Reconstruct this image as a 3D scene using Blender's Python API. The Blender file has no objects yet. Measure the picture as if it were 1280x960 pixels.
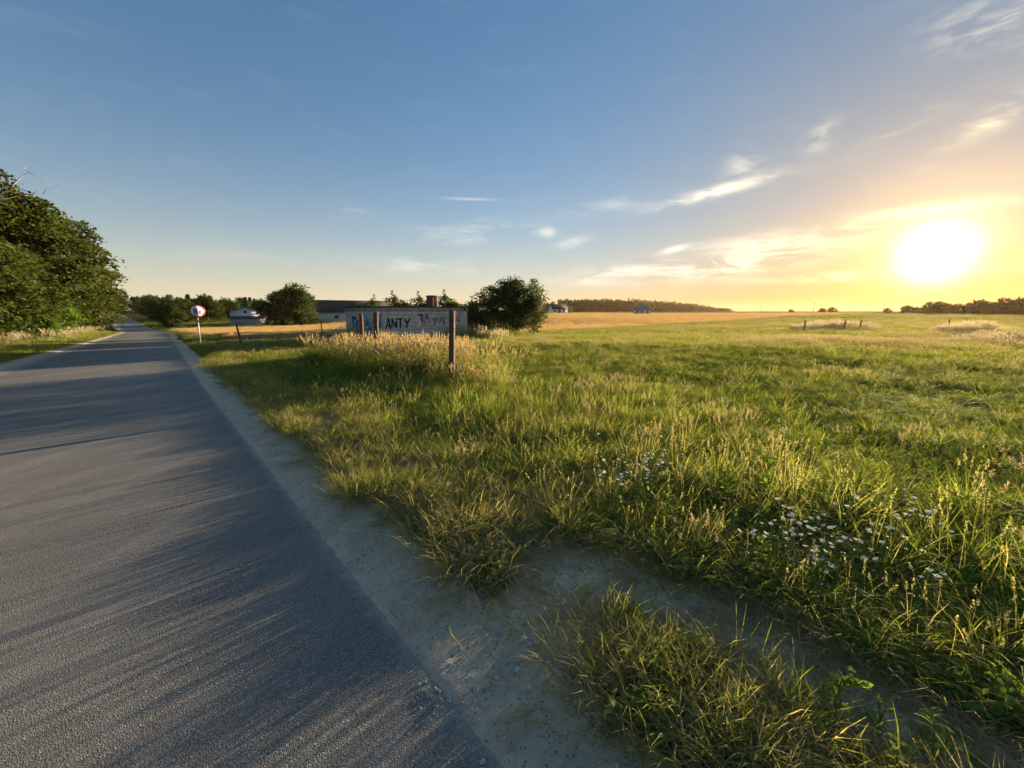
import bpy, math, random
import numpy as np
from mathutils import Vector, Euler

R = math.radians
scene = bpy.context.scene
col = scene.collection

# ------------------------------------------------------------------ camera
CAM_H = 1.55
FPX = 490.0                                   # focal length in pixels of the 1280 wide photograph
PITCH = math.atan(90.0 / FPX)
cd = bpy.data.cameras.new('camera')
cd.sensor_width = 36.0
cd.lens = 36.0 * FPX / 1280.0
cd.clip_start = 0.05
cd.clip_end = 9000.0
cam = bpy.data.objects.new('camera', cd)
cam.location = (0, 0, CAM_H)
cam.rotation_euler = (math.pi / 2 - PITCH, 0, 0)
col.objects.link(cam)
scene.camera = cam

# ------------------------------------------------------------------ sky, sun, exposure
SUN_AZ, SUN_EL = 46.0, 5.6                    # azimuth clockwise from +Y
world = bpy.data.worlds.new('World')
scene.world = world
world.use_nodes = True
SKY_STRENGTH = 0.052
world.cycles.sampling_method = 'MANUAL'
world.cycles.sample_map_resolution = 512
EXPOSURE = 2.02
SUN_STRENGTH = 5.0

def build_world():
    nt = world.node_tree
    N, L = nt.nodes, nt.links
    N.clear()
    def math_(op, a, b=None, c=None, clamp=False):
        n = N.new('ShaderNodeMath'); n.operation = op; n.use_clamp = clamp
        for i, v in enumerate((a, b, c)):
            if v is None: continue
            if isinstance(v, (int, float)): n.inputs[i].default_value = v
            else: L.new(v, n.inputs[i])
        return n.outputs[0]
    def mix(f, a, b, mode='MIX'):
        n = N.new('ShaderNodeMix'); n.data_type = 'RGBA'; n.blend_type = mode
        n.clamp_factor = True
        for s, v in ((n.inputs[0], f), (n.inputs[6], a), (n.inputs[7], b)):
            if isinstance(v, (int, float)): s.default_value = v
            elif isinstance(v, tuple): s.default_value = v
            else: L.new(v, s)
        return n.outputs[2]
    out = N.new('ShaderNodeOutputWorld')
    bg = N.new('ShaderNodeBackground')
    bg.inputs[1].default_value = SKY_STRENGTH
    sky = N.new('ShaderNodeTexSky'); sky.sky_type = 'NISHITA'
    sky.sun_disc = False
    sky.sun_elevation = R(SUN_EL); sky.sun_rotation = R(SUN_AZ)
    sky.air_density = 1.0; sky.dust_density = 0.3; sky.ozone_density = 2.5
    sky.altitude = 60
    tc = N.new('ShaderNodeTexCoord')
    sep = N.new('ShaderNodeSeparateXYZ'); L.new(tc.outputs['Generated'], sep.inputs[0])
    x, y, z = sep.outputs
    az = math_('MULTIPLY', math_('ARCTAN2', x, y), 180 / math.pi)
    el = math_('MULTIPLY', math_('ARCSINE', z), 180 / math.pi)
    # compress the brightness range of the sky a little (a hazy summer evening)
    gm = N.new('ShaderNodeGamma'); L.new(sky.outputs[0], gm.inputs[0]); gm.inputs[1].default_value = 0.72
    hs = N.new('ShaderNodeHueSaturation'); hs.inputs['Saturation'].default_value = 1.25; L.new(gm.outputs[0], hs.inputs['Color'])
    base = mix(1.0, hs.outputs[0], (1.30, 1.28, 1.38, 1), 'MULTIPLY')
    # aureole round the sun
    sv = Vector((math.sin(R(SUN_AZ)) * math.cos(R(SUN_EL)), math.cos(R(SUN_AZ)) * math.cos(R(SUN_EL)), math.sin(R(SUN_EL))))
    dp = N.new('ShaderNodeVectorMath'); dp.operation = 'DOT_PRODUCT'
    L.new(tc.outputs['Generated'], dp.inputs[0]); dp.inputs[1].default_value = sv
    ang = math_('MULTIPLY', math_('ARCCOSINE', math_('MINIMUM', dp.outputs['Value'], 0.999999)), 180 / math.pi)
    def gauss(a, w):
        q = math_('DIVIDE', a, w)
        return math_('EXPONENT', math_('MULTIPLY', math_('MULTIPLY', q, q), -1.0))
    base = mix(gauss(ang, 30.0), base, mix(1.0, base, (.74, .64, .52, 1), 'MULTIPLY'))
    # pale summer haze low over the land, the same all round
    hz = math_('EXPONENT', math_('DIVIDE', math_('MAXIMUM', el, 0.0), -6.5))
    hzc = mix(gauss(ang, 34.0), (4.5, 3.9, 2.9, 1), (3.5, 1.55, .5, 1))
    base = mix(math_('MULTIPLY', hz, 0.85), base, hzc)
    g1 = gauss(ang, 2.25); g2 = gauss(ang, 6.2); g3 = gauss(ang, 20.0)
    def glow(c, g, colr, k):
        n = N.new('ShaderNodeMix'); n.data_type = 'RGBA'; n.blend_type = 'ADD'; n.clamp_factor = False
        L.new(math_('MULTIPLY', g, k), n.inputs[0]); L.new(c, n.inputs[6]); n.inputs[7].default_value = colr
        return n.outputs[2]
    base = glow(base, g1, (1.0, 0.86, 0.52, 1), 20.0)
    base = glow(base, g2, (1.0, 0.52, 0.06, 1), 2.5)
    base = glow(base, g3, (1.0, 0.52, 0.18, 1), .3)
    # thin clouds: soft patches in (azimuth, elevation) filled with streaky noise
    cv = N.new('ShaderNodeCombineXYZ'); L.new(az, cv.inputs[0]); L.new(el, cv.inputs[1])
    def streak(scale, ax, ay, rot, detail=7.0, dist=0.6):
        mp = N.new('ShaderNodeMapping'); L.new(cv.outputs[0], mp.inputs[0])
        mp.inputs['Rotation'].default_value = (0, 0, R(rot)); mp.inputs['Scale'].default_value = (ax, ay, 1)
        n = N.new('ShaderNodeTexNoise'); L.new(mp.outputs[0], n.inputs['Vector'])
        n.inputs['Scale'].default_value = scale; n.inputs['Detail'].default_value = detail
        n.inputs['Roughness'].default_value = 0.62; n.inputs['Distortion'].default_value = dist
        return n.outputs[0]
    n_flat = streak(0.55, 0.22, 1.0, 0)
    n_diag = streak(0.55, 0.25, 1.0, -14, dist=1.0)
    n_wisp = streak(0.6, 0.34, 1.0, 24, dist=.5)
    def ell(caz, cel, wa, we, rot):
        da = math_('SUBTRACT', az, caz); de = math_('SUBTRACT', el, cel)
        c, s_ = math.cos(R(rot)), math.sin(R(rot))
        u = math_('ADD', math_('MULTIPLY', da, c / wa), math_('MULTIPLY', de, s_ / wa))
        v = math_('ADD', math_('MULTIPLY', da, -s_ / we), math_('MULTIPLY', de, c / we))
        return math_('EXPONENT', math_('MULTIPLY', math_('ADD', math_('MULTIPLY', u, u), math_('MULTIPLY', v, v)), -1.0))
    def pix(u, v):
        X = (u - 640) / FPX; Y = (480 - v) / FPX
        f = math.cos(PITCH) + Y * math.sin(PITCH); h = Y * math.cos(PITCH) - math.sin(PITCH)
        return math.degrees(math.atan2(X, f)), math.degrees(math.atan2(h, math.hypot(X, f)))
    total = None
    def cloud(px, wa, we, rot, noise, lo, hi, k):
        nonlocal total
        a, e = pix(*px)
        m = ell(a, e, wa, we, rot)
        mr = N.new('ShaderNodeMapRange'); mr.interpolation_type = 'SMOOTHSTEP'
        L.new(noise, mr.inputs[0]); mr.inputs[1].default_value = lo; mr.inputs[2].default_value = hi
        c = math_('MULTIPLY', math_('MULTIPLY', m, mr.outputs[0]), k)
        total = c if total is None else math_('ADD', total, c)
    cloud((890, 241), 6.0, 0.55, 9, n_diag, 0.30, 0.60, 1.0)     # bright streak
    cloud((928, 212), 2.0, 1.7, 60, n_wisp, 0.34, 0.72, 0.42)     # fan above it
    cloud((770, 257), 6.0, 0.8, 6, n_diag, 0.34, 0.72, 0.35)
    cloud((1028, 170), 1.3, .9, 35, n_wisp, 0.36, 0.66, 0.6)
    cloud((1255, 140), 4.0, 0.9, 32, n_wisp, 0.36, 0.68, 0.55)
    cloud((1120, 165), 6.0, 0.8, 18, n_diag, 0.40, 0.75, 0.14)
    cloud((1240, 30), 4.5, 1.8, -20, n_wisp, 0.40, 0.74, 0.4)
    cloud((990, 300), 8.5, 1.0, 3, n_flat, 0.36, 0.62, 0.8)
    cloud((940, 328), 8.0, 1.3, 8, n_diag, 0.36, 0.62, 0.75)
    cloud((800, 338), 9.0, 1.1, 6, n_diag, 0.38, 0.66, 0.6)
    cloud((760, 352), 8.0, 0.8, 2, n_flat, 0.38, 0.70, 0.35)
    cloud((1165, 263), 4.2, 0.55, 0, n_flat, 0.28, 0.55, 1.0)     # band above the sun
    cloud((1060, 345), 9.0, 0.5, 0, n_flat, 0.32, 0.62, 0.6)
    cloud((842, 312), 1.6, 0.35, 12, n_flat, 0.25, 0.5, 0.8)
    cloud((684, 290), 1.0, 0.6, 0, n_wisp, 0.3, 0.6, 0.45)
    cloud((716, 303), 2.2, 0.6, 10, n_wisp, 0.3, 0.6, 0.35)
    cloud((600, 292), 8.0, 1.4, 4, n_flat, 0.40, 0.72, 0.32)
    cloud((480, 330), 14.0, 1.0, -2, n_flat, 0.42, 0.72, 0.28)
    cloud((590, 249), 3.6, 0.16, 0, n_flat, 0.2, 0.5, 0.28)
    cloud((430, 262), 2.4, 0.8, 0, n_wisp, 0.4, 0.7, 0.2)
    # the same thin veil everywhere, also outside the frame
    mr = N.new('ShaderNodeMapRange'); mr.interpolation_type = 'SMOOTHSTEP'
    L.new(n_flat, mr.inputs[0]); mr.inputs[1].default_value = 0.5; mr.inputs[2].default_value = 0.85
    total = math_('ADD', total, math_('MULTIPLY', mr.outputs[0], 0.04))
    total = math_('MINIMUM', total, 0.92)
    ccol = mix(g3, (6.4, 6.0, 5.4, 1), (9.0, 7.2, 3.9, 1))
    fin = mix(total, base, ccol)
    L.new(fin, bg.inputs[0])
    L.new(bg.outputs[0], out.inputs[0])
build_world()

SUN_V = Vector((math.sin(R(SUN_AZ)) * math.cos(R(SUN_EL)), math.cos(R(SUN_AZ)) * math.cos(R(SUN_EL)), math.sin(R(SUN_EL))))
sd = bpy.data.lights.new('sun', 'SUN')
sd.energy = SUN_STRENGTH
sd.angle = R(0.6)
sd.color = (1.0, 0.82, 0.57)
sun = bpy.data.objects.new('sun', sd)
sun.rotation_euler = (-SUN_V).to_track_quat('-Z', 'Y').to_euler()
sun.location = (60, 60, 30)
col.objects.link(sun)

vs = scene.view_settings
vs.view_transform = 'Standard'; vs.look = 'None'; vs.gamma = 1.0
vs.exposure = EXPOSURE
vs.use_curve_mapping = False
scene.cycles.use_denoising = True
scene.cycles.use_adaptive_sampling = True
scene.cycles.adaptive_threshold = 0.025
scene.cycles.max_bounces = 8
scene.cycles.diffuse_bounces = 4
scene.cycles.glossy_bounces = 2
scene.cycles.transmission_bounces = 5
scene.cycles.transparent_max_bounces = 4
scene.cycles.caustics_reflective = False
scene.cycles.caustics_refractive = False

# ------------------------------------------------------------------ numeric helpers
rng = np.random.default_rng(7)
random.seed(7)

def _hash(ix, iy, seed):
    h = (ix.astype(np.int64) * 374761393 + iy.astype(np.int64) * 668265263 + seed * 974634777) & 0x7fffffff
    h = ((h ^ (h >> 13)) * 1274126177) & 0x7fffffff
    return ((h ^ (h >> 16)) & 0xffffff) / float(0xffffff)

def vnoise(x, y, seed=0):
    x = np.asarray(x, float); y = np.asarray(y, float)
    ix, iy = np.floor(x), np.floor(y)
    fx, fy = x - ix, y - iy
    fx = fx * fx * (3 - 2 * fx); fy = fy * fy * (3 - 2 * fy)
    a = _hash(ix, iy, seed); b = _hash(ix + 1, iy, seed); c = _hash(ix, iy + 1, seed); d = _hash(ix + 1, iy + 1, seed)
    return (a * (1 - fx) + b * fx) * (1 - fy) + (c * (1 - fx) + d * fx) * fy

def fbm(x, y, scale, seed=0, octv=4):
    t = 0; amp = 0.5; f = 1.0 / scale; n = 0
    for o in range(octv):
        t = t + amp * vnoise(np.asarray(x) * f + 17.3 * o, np.asarray(y) * f - 9.1 * o, seed + o)
        n += amp; amp *= 0.5; f *= 2.03
    return t / n

def sstep(a, b, x):
    t = np.clip((np.asarray(x, float) - a) / (b - a), 0, 1)
    return t * t * (3 - 2 * t)

ROAD_AZ = R(-43.0)
DX, DY = math.sin(ROAD_AZ), math.cos(ROAD_AZ)         # along the road
NX, NY = DY, -DX                                        # to the right of the road
def to_sl(x, y): return np.asarray(x) * DX + np.asarray(y) * DY, np.asarray(x) * NX + np.asarray(y) * NY
def to_xy(s, l): return np.asarray(s) * DX + np.asarray(l) * NX, np.asarray(s) * DY + np.asarray(l) * NY

_ts = np.arange(-200, 4200, 1.0)
_tz = np.interp(_ts, [-200, 0, 40, 80, 105, 130, 160, 200, 300, 600, 4200], [0.2, 0, -.72, -1.45, -2.2, -2.25, -1.55, -.85, .1, 2, 9])
_k = np.exp(-0.5 * (np.arange(-15, 16) / 6.0) ** 2); _k /= _k.sum()
_tz = np.convolve(np.pad(_tz, 15, mode='edge'), _k, mode='valid')
_tz -= np.interp(0, _ts, _tz)

def road_right(s): return np.interp(s, [-60, 0, 12, 25, 60, 85, 110, 150, 200, 300, 500], [.72, .72, .88, 1.2, 2.1, 2.5, 1.6, -.6, -3.4, -8, -16])
def road_left(s): return road_right(s) - np.interp(s, [-60, 0, 500], [4.75, 4.75, 4.75])

def terrain(x, y):
    s, l = to_sl(x, y)
    r = np.hypot(x, y)
    w = 1 - sstep(18, 70, l)
    rise = np.interp(r, [0, 60, 300, 800, 4000], [0, 0, 1.1, 2.4, 8]) * sstep(0, 70, l)
    und = (fbm(x, y, 9.0, 31, 2) - .5) * 0.16 * sstep(3.2, 9, l) + (fbm(x, y, 60.0, 37, 2) - .5) * 0.9 * sstep(30, 90, r) * sstep(12, 40, np.abs(l))
    return np.interp(s, _ts, _tz) * w + rise + und

def ray(u, v):
    X = (u - 640) / FPX; Y = (480 - v) / FPX
    return np.array([X, math.cos(PITCH) + Y * math.sin(PITCH), Y * math.cos(PITCH) - math.sin(PITCH)])

_ht = .5 * 1.012 ** np.arange(540)
def hit(u, v, dz=0.0):
    """where the pixel's ray meets the ground (raised by dz)"""
    d = ray(u, v)
    z = CAM_H + _ht * d[2] - terrain(_ht * d[0], _ht * d[1]) - dz
    k = int(np.argmax(z < 0)) if (z < 0).any() else len(_ht) - 1
    f = z[k - 1] / (z[k - 1] - z[k]) if 0 < k < len(_ht) - 1 else 0
    t = _ht[k - 1] + (_ht[k] - _ht[k - 1]) * f
    return float(d[0] * t), float(d[1] * t)

def at_depth(u, depth):
    """plan position on pixel column u (at the horizon) at a distance along the view axis"""
    return (u - 640) / FPX * depth * math.cos(PITCH), depth

def z_at(v, depth): return CAM_H + (390 - v) / FPX * depth * math.cos(PITCH) ** 2

# ------------------------------------------------------------------ mesh helpers
def new_mesh(name, verts, faces, mats=(), attrs=None, smooth=False, fmat=None):
    """verts (n,3); faces = list of int arrays (k,3) and/or (k,4)"""
    me = bpy.data.meshes.new(name)
    verts = np.asarray(verts, np.float32).reshape(-1, 3)
    faces = [np.asarray(f, np.int32) for f in faces if len(f)]
    nl = sum(f.size for f in faces); nf = sum(len(f) for f in faces)
    me.vertices.add(len(verts)); me.vertices.foreach_set('co', verts.ravel())
    if nf:
        me.loops.add(nl); me.polygons.add(nf)
        me.loops.foreach_set('vertex_index', np.concatenate([f.ravel() for f in faces]))
        tot = np.concatenate([np.full(len(f), f.shape[1], np.int32) for f in faces])
        st = np.concatenate([[0], np.cumsum(tot)[:-1]]).astype(np.int32)
        me.polygons.foreach_set('loop_start', st)
        me.polygons.foreach_set('loop_total', tot)
        if smooth: me.polygons.foreach_set('use_smooth', np.ones(nf, bool))
        if fmat is not None: me.polygons.foreach_set('material_index', np.asarray(fmat, np.int32))
    for m in mats: me.materials.append(m)
    if attrs:
        for k, v in attrs.items():
            v = np.asarray(v)
            if v.ndim == 1:
                t = 'INT' if v.dtype.kind == 'i' else 'FLOAT'
                a = me.attributes.new(k, t, 'POINT'); a.data.foreach_set('value', v.astype(np.int32 if t == 'INT' else np.float32))
            elif v.shape[1] == 3:
                a = me.attributes.new(k, 'FLOAT_VECTOR', 'POINT'); a.data.foreach_set('vector', v.astype(np.float32).ravel())
            else:
                a = me.attributes.new(k, 'FLOAT_COLOR', 'POINT'); a.data.foreach_set('color', v.astype(np.float32).ravel())
    me.update(calc_edges=True)
    return me

def link(name, data, parent=None, loc=None, rot=None, label=None, cat=None, group=None, kind=None):
    o = bpy.data.objects.new(name, data); col.objects.link(o)
    if parent is not None: o.parent = parent
    if loc is not None: o.location = loc
    if rot is not None: o.rotation_euler = rot
    if label: o['label'] = label
    if cat: o['category'] = cat
    if group: o['group'] = group
    if kind: o['kind'] = kind
    return o

def thing(name, label, cat, loc, rotz=0.0, group=None):
    return link(name, None, None, loc, (0, 0, rotz), label, cat, group)

def copy_thing(root, loc, rotz, scale=1.0, label=None):
    r = root.copy(); col.objects.link(r); r.location = loc; r.rotation_euler = (0, 0, rotz)
    r.scale = (scale,) * 3 if isinstance(scale, (int, float)) else scale
    if label: r['label'] = label
    for ch in root.children:
        c = ch.copy(); col.objects.link(c); c.parent = r
        for g in ch.children:
            d = g.copy(); col.objects.link(d); d.parent = c
    return r

class MB:
    """collects shapes for one mesh"""
    def __init__(s): s.v = []; s.t = []; s.q = []; s.n = 0; s.a = []
    def add(s, v, t=None, q=None, a=None):
        v = np.asarray(v, float).reshape(-1, 3)
        s.v.append(v)
        if t is not None and len(t): s.t.append(np.asarray(t, int).reshape(-1, 3) + s.n)
        if q is not None and len(q): s.q.append(np.asarray(q, int).reshape(-1, 4) + s.n)
        s.a.append(np.tile((0.5, 0.5, 0, 1), (len(v), 1)) if a is None else np.asarray(a, float))
        s.n += len(v)
    def box(s, x0, x1, y0, y1, z0, z1):
        v = [(x, y, z) for z in (z0, z1) for y in (y0, y1) for x in (x0, x1)]
        s.add(v, q=[(0, 2, 3, 1), (4, 5, 7, 6), (0, 1, 5, 4), (2, 6, 7, 3), (0, 4, 6, 2), (1, 3, 7, 5)])
    def hexa(s, b, t):
        """8 corners: four below, four above, same order"""
        s.add(list(b) + list(t), q=[(3, 2, 1, 0), (4, 5, 6, 7), (0, 1, 5, 4), (1, 2, 6, 5), (2, 3, 7, 6), (3, 0, 4, 7)])
    def tube(s, pts, rad, sides=6, cap=True, a=None):
        pts = np.asarray(pts, float); m = len(pts)
        rad = np.broadcast_to(np.asarray(rad, float), (m,))
        tan = np.gradient(pts, axis=0); tan /= np.linalg.norm(tan, axis=1)[:, None] + 1e-9
        ref = np.where(np.abs(tan[:, 2:3]) > .9, np.array([[1., 0, 0]]), np.array([[0, 0, 1.]]))
        u = np.cross(tan, ref); u /= np.linalg.norm(u, axis=1)[:, None] + 1e-9
        w = np.cross(tan, u)
        an = np.linspace(0, 2 * np.pi, sides, endpoint=False)
        ring = pts[:, None, :] + rad[:, None, None] * (np.cos(an)[None, :, None] * u[:, None, :] + np.sin(an)[None, :, None] * w[:, None, :])
        i = np.arange(m - 1)[:, None] * sides; j = np.arange(sides)[None, :]; jn = (j + 1) % sides
        q = np.stack([i + j, i + jn, i + sides + jn, i + sides + j], -1).reshape(-1, 4)
        v = ring.reshape(-1, 3); t = []
        if cap:
            v = np.vstack([v, pts[0], pts[-1]]); k = m * sides
            for jj in range(sides):
                t.append((k, (jj + 1) % sides, jj)); t.append((k + 1, (m - 1) * sides + jj, (m - 1) * sides + (jj + 1) % sides))
        s.add(v, t=t, q=q, a=None if a is None else np.tile(a, (len(v), 1)))
    def mesh(s, name, mats, smooth=False):
        return new_mesh(name, np.vstack(s.v), [np.vstack(s.t) if s.t else [], np.vstack(s.q) if s.q else []], mats, {'bc': np.vstack(s.a)}, smooth)

# ------------------------------------------------------------------ materials
class NT:
    def __init__(s, name):
        s.m = bpy.data.materials.new(name); s.m.use_nodes = True
        s.N = s.m.node_tree.nodes; s.L = s.m.node_tree.links; s.N.clear()
        s.out = s.N.new('ShaderNodeOutputMaterial')
    def put(s, sock, v):
        if v is None: return
        if isinstance(v, bpy.types.NodeSocket): s.L.new(v, sock)
        elif isinstance(v, (tuple, list)) and len(v) == 3 and sock.type == 'RGBA': sock.default_value = (*v, 1)
        else: sock.default_value = v
    def math(s, op, a, b=None, clamp=False):
        n = s.N.new('ShaderNodeMath'); n.operation = op; n.use_clamp = clamp
        s.put(n.inputs[0], a); s.put(n.inputs[1], b); return n.outputs[0]
    def mix(s, f, a, b, mode='MIX'):
        n = s.N.new('ShaderNodeMix'); n.data_type = 'RGBA'; n.blend_type = mode
        s.put(n.inputs[0], f); s.put(n.inputs[6], a); s.put(n.inputs[7], b); return n.outputs[2]
    def noise(s, scale, detail=4, rough=.55, vec=None, dist=0):
        n = s.N.new('ShaderNodeTexNoise'); n.inputs['Scale'].default_value = scale
        n.inputs['Detail'].default_value = detail; n.inputs['Roughness'].default_value = rough; n.inputs['Distortion'].default_value = dist
        if vec is not None: s.L.new(vec, n.inputs['Vector'])
        return n.outputs[0]
    def vor(s, scale, vec=None, out='Distance', rnd=1.0):
        n = s.N.new('ShaderNodeTexVoronoi'); n.inputs['Scale'].default_value = scale; n.inputs['Randomness'].default_value = rnd
        if vec is not None: s.L.new(vec, n.inputs['Vector'])
        return n.outputs[out]
    def ramp(s, f, lo, hi, a=0.0, b=1.0):
        n = s.N.new('ShaderNodeMapRange'); n.interpolation_type = 'SMOOTHSTEP'
        s.put(n.inputs[0], f)
        for i, v in enumerate((lo, hi, a, b)): n.inputs[i + 1].default_value = v
        return n.outputs[0]
    def coord(s, kind='Object'):
        n = s.N.new('ShaderNodeTexCoord'); return n.outputs[kind]
    def pos(s):
        return s.N.new('ShaderNodeNewGeometry').outputs['Position']
    def attr(s, name, typ='GEOMETRY', out='Color'):
        n = s.N.new('ShaderNodeAttribute'); n.attribute_name = name; n.attribute_type = typ; return n.outputs[out]
    def sepc(s, c):
        n = s.N.new('ShaderNodeSeparateColor'); s.L.new(c, n.inputs[0]); return n.outputs
    def bump(s, h, strength, dist, prev=None):
        n = s.N.new('ShaderNodeBump'); n.inputs['Strength'].default_value = strength; n.inputs['Distance'].default_value = dist
        s.put(n.inputs['Height'], h)
        if prev is not None: s.L.new(prev, n.inputs['Normal'])
        return n.outputs[0]
    def bsdf(s, colr, rough=.8, normal=None, spec=.3, metal=0.0):
        n = s.N.new('ShaderNodeBsdfPrincipled')
        s.put(n.inputs['Base Color'], colr); s.put(n.inputs['Roughness'], rough)
        s.put(n.inputs['Specular IOR Level'], spec); s.put(n.inputs['Metallic'], metal)
        if normal is not None: s.L.new(normal, n.inputs['Normal'])
        return n.outputs[0]
    def end(s, sh): s.L.new(sh, s.out.inputs[0]); return s.m

def plain(name, c, var=.25, scale=6.0, rough=.8, bump=.15, spec=.25, metal=0.0):
    t = NT(name); v = t.coord()
    n1 = t.noise(scale, 6, .6, v); n2 = t.noise(scale * 7, 3, .6, v)
    k = t.math('ADD', t.math('MULTIPLY', n1, .7), t.math('MULTIPLY', n2, .3))
    f = t.ramp(k, .32, .68)
    d = tuple(x * (1 - var) for x in c); h = tuple(min(1, x * (1 + var)) for x in c)
    return t.end(t.bsdf(t.mix(f, d, h), rough, t.bump(k, bump, .02), spec, metal))

def plant_mat(name, g1, g2, dry, head, trans=.45, tmul=(1.25, 1.25, .55), rough=.65, gloss=True):
    """bc = (random per blade, height 0-1, is seed head, 1); the instance may carry 'tint' (dryness)"""
    t = NT(name)
    bc = t.sepc(t.attr('bc')); tint = t.attr('tint', 'INSTANCER', 'Fac')
    rnd, hgt, hd = bc[0], bc[1], bc[2]
    oi = t.N.new('ShaderNodeObjectInfo').outputs['Random']
    g = t.mix(t.math('ADD', t.math('MULTIPLY', rnd, .7), t.math('MULTIPLY', oi, .3)), g1, g2)
    dd = t.math('ADD', t.math('SUBTRACT', t.math('MULTIPLY', tint, 1.5), .42), t.math('MULTIPLY', t.math('SUBTRACT', rnd, .5), 1.1))
    c = t.mix(t.ramp(dd, .1, .75), g, dry)
    c = t.mix(hd, c, head)
    if gloss: bs = t.bsdf(c, rough, None, .05)
    else:
        df = t.N.new('ShaderNodeBsdfDiffuse'); t.L.new(c, df.inputs[0]); bs = df.outputs[0]
    tr = t.N.new('ShaderNodeBsdfTranslucent')
    t.L.new(t.mix(1.0, c, tmul, 'MULTIPLY'), tr.inputs[0])
    mx = t.N.new('ShaderNodeMixShader'); mx.inputs[0].default_value = trans
    t.L.new(bs, mx.inputs[1]); t.L.new(tr.outputs[0], mx.inputs[2])
    return t.end(mx.outputs[0])

M = {}
STRAW = (.44, .35, .19)
M['grass'] = plant_mat('grass blades', (.140, .172, .030), (.25, .280, .050), STRAW, (.33, .30, .15), .5)
M['golden'] = plant_mat('golden grass', (.14, .17, .045), (.26, .25, .09), (.42, .35, .19), (.46, .37, .22), .5, (1.2, 1.05, .7))
M['pale_heads'] = plant_mat('pale feathery grass', (.16, .18, .06), (.28, .27, .12), (.42, .36, .20), (.57, .49, .33), .52, (1.15, 1.05, .85))
M['weed'] = plant_mat('leafy weeds', (.12, .18, .036), (.20, .26, .055), (.30, .26, .10), (.30, .26, .12), .42, gloss=False)
M['flower_plant'] = plant_mat('flowering weeds', (.075, .12, .03), (.12, .17, .045), (.3, .26, .1), (.80, .79, .74), .35, (1.1, 1.1, .7))
M['petal'] = plant_mat('white petals', (.78, .78, .74), (.82, .81, .77), (.7, .66, .5), (.75, .6, .15), .3, (1, 1, .95))
M['leaf_tree'] = plant_mat('tree leaves', (.026, .042, .011), (.085, .100, .021), (.12, .13, .03), (.1, .1, .05), .30, (1.35, 1.3, .5))
M['leaf_bright'] = plant_mat('bright leaves', (.07, .13, .02), (.12, .19, .03), (.15, .16, .04), (.1, .1, .05), .42, (1.3, 1.3, .5))
M['leaf_dark'] = plant_mat('dark leaves', (.036, .06, .018), (.075, .105, .028), (.1, .1, .03), (.1, .1, .05), .32, (1.3, 1.25, .5))
M['needle'] = plant_mat('conifer needles', (.025, .045, .018), (.045, .07, .025), (.06, .06, .03), (.1, .08, .05), .15)
M['grain'] = plant_mat('ripe grain', (.42, .30, .13), (.55, .40, .19), (.5, .36, .17), (.56, .42, .2), .4, (1.1, .95, .7))
M['bark'] = plain('bark', (.19, .155, .12), .35, 5, .9, .6)
M['deadwood'] = plain('dead wood', (.26, .22, .18), .25, 6, .9, .4)
M['post'] = plain('weathered dark post', (.11, .060, .038), .35, 9, .8, .5)
M['rust'] = plain('rusty iron', (.12, .055, .032), .35, 12, .75, .4)
M['zinc'] = plain('galvanised pole', (.33, .33, .33), .15, 10, .5, .1, .5, .4)
M['white_paint'] = plain('white sign face', (.72, .72, .74), .04, 6, .45, .02, .4)
M['red_paint'] = plain('red sign rim', (.30, .018, .022), .12, 6, .5, .03, .4)
M['black_paint'] = plain('black paint', (.018, .018, .022), .2, 12, .7, .05)
M['white_wall'] = plain('white render', (.66, .65, .63), .08, 3, .85, .1)
M['grey_wall'] = plain('grey render', (.34, .34, .35), .12, 3, .85, .1)
M['roof_dark'] = plain('dark roof tiles', (.06, .045, .042), .25, 4, .75, .3)
M['roof_blue'] = plain('slate blue roof sheet', (.14, .15, .18), .15, 4, .5, .1, .5)
M['roof_felt'] = plain('roofing felt', (.07, .068, .065), .3, 4, .9, .2)
M['window'] = plain('dark window glass', (.02, .022, .028), .2, 2, .15, 0, .6)
M['brick'] = plain('chimney brick', (.23, .095, .06), .3, 20, .9, .3)
M['mortar'] = plain('mortar', (.27, .25, .23), .2, 20, .95, .3)
M['beam'] = plain('cast concrete', (.36, .345, .325), .25, 4, .9, .3)
def grit_mat():
    t = NT('loose grit'); r_ = t.sepc(t.attr('bc'))[0]
    c = t.mix(r_, (.20, .175, .145), (.50, .45, .38))
    return t.end(t.bsdf(c, .9, None, .2))
M['grit'] = grit_mat()
M['stone'] = plain('pebble', (.42, .40, .37), .2, 30, .85, .3)
M['stone_dark'] = plain('dark pebble', (.20, .185, .17), .25, 30, .9, .3)
M['straw'] = plain('dead straw', (.42, .34, .20), .2, 30, .8, .1)
M['teal'] = plain('teal spray paint', (.03, .17, .24), .35, 5, .8, .05)
M['blue'] = plain('pale blue spray paint', (.22, .30, .38), .3, 5, .8, .05)
M['pink'] = plain('pink spray paint', (.42, .24, .30), .25, 6, .8, .05)
M['maroon'] = plain('maroon spray paint', (.16, .03, .06), .3, 6, .8, .05)
M['spray_white'] = plain('white spray paint', (.62, .60, .62), .15, 6, .8, .05)
M['spray_faint'] = plain('faded black spray', (.085, .09, .10), .4, 8, .85, .05)
M['wire'] = plain('wire', (.16, .13, .11), .2, 20, .6, .05, .4, .5)

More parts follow.
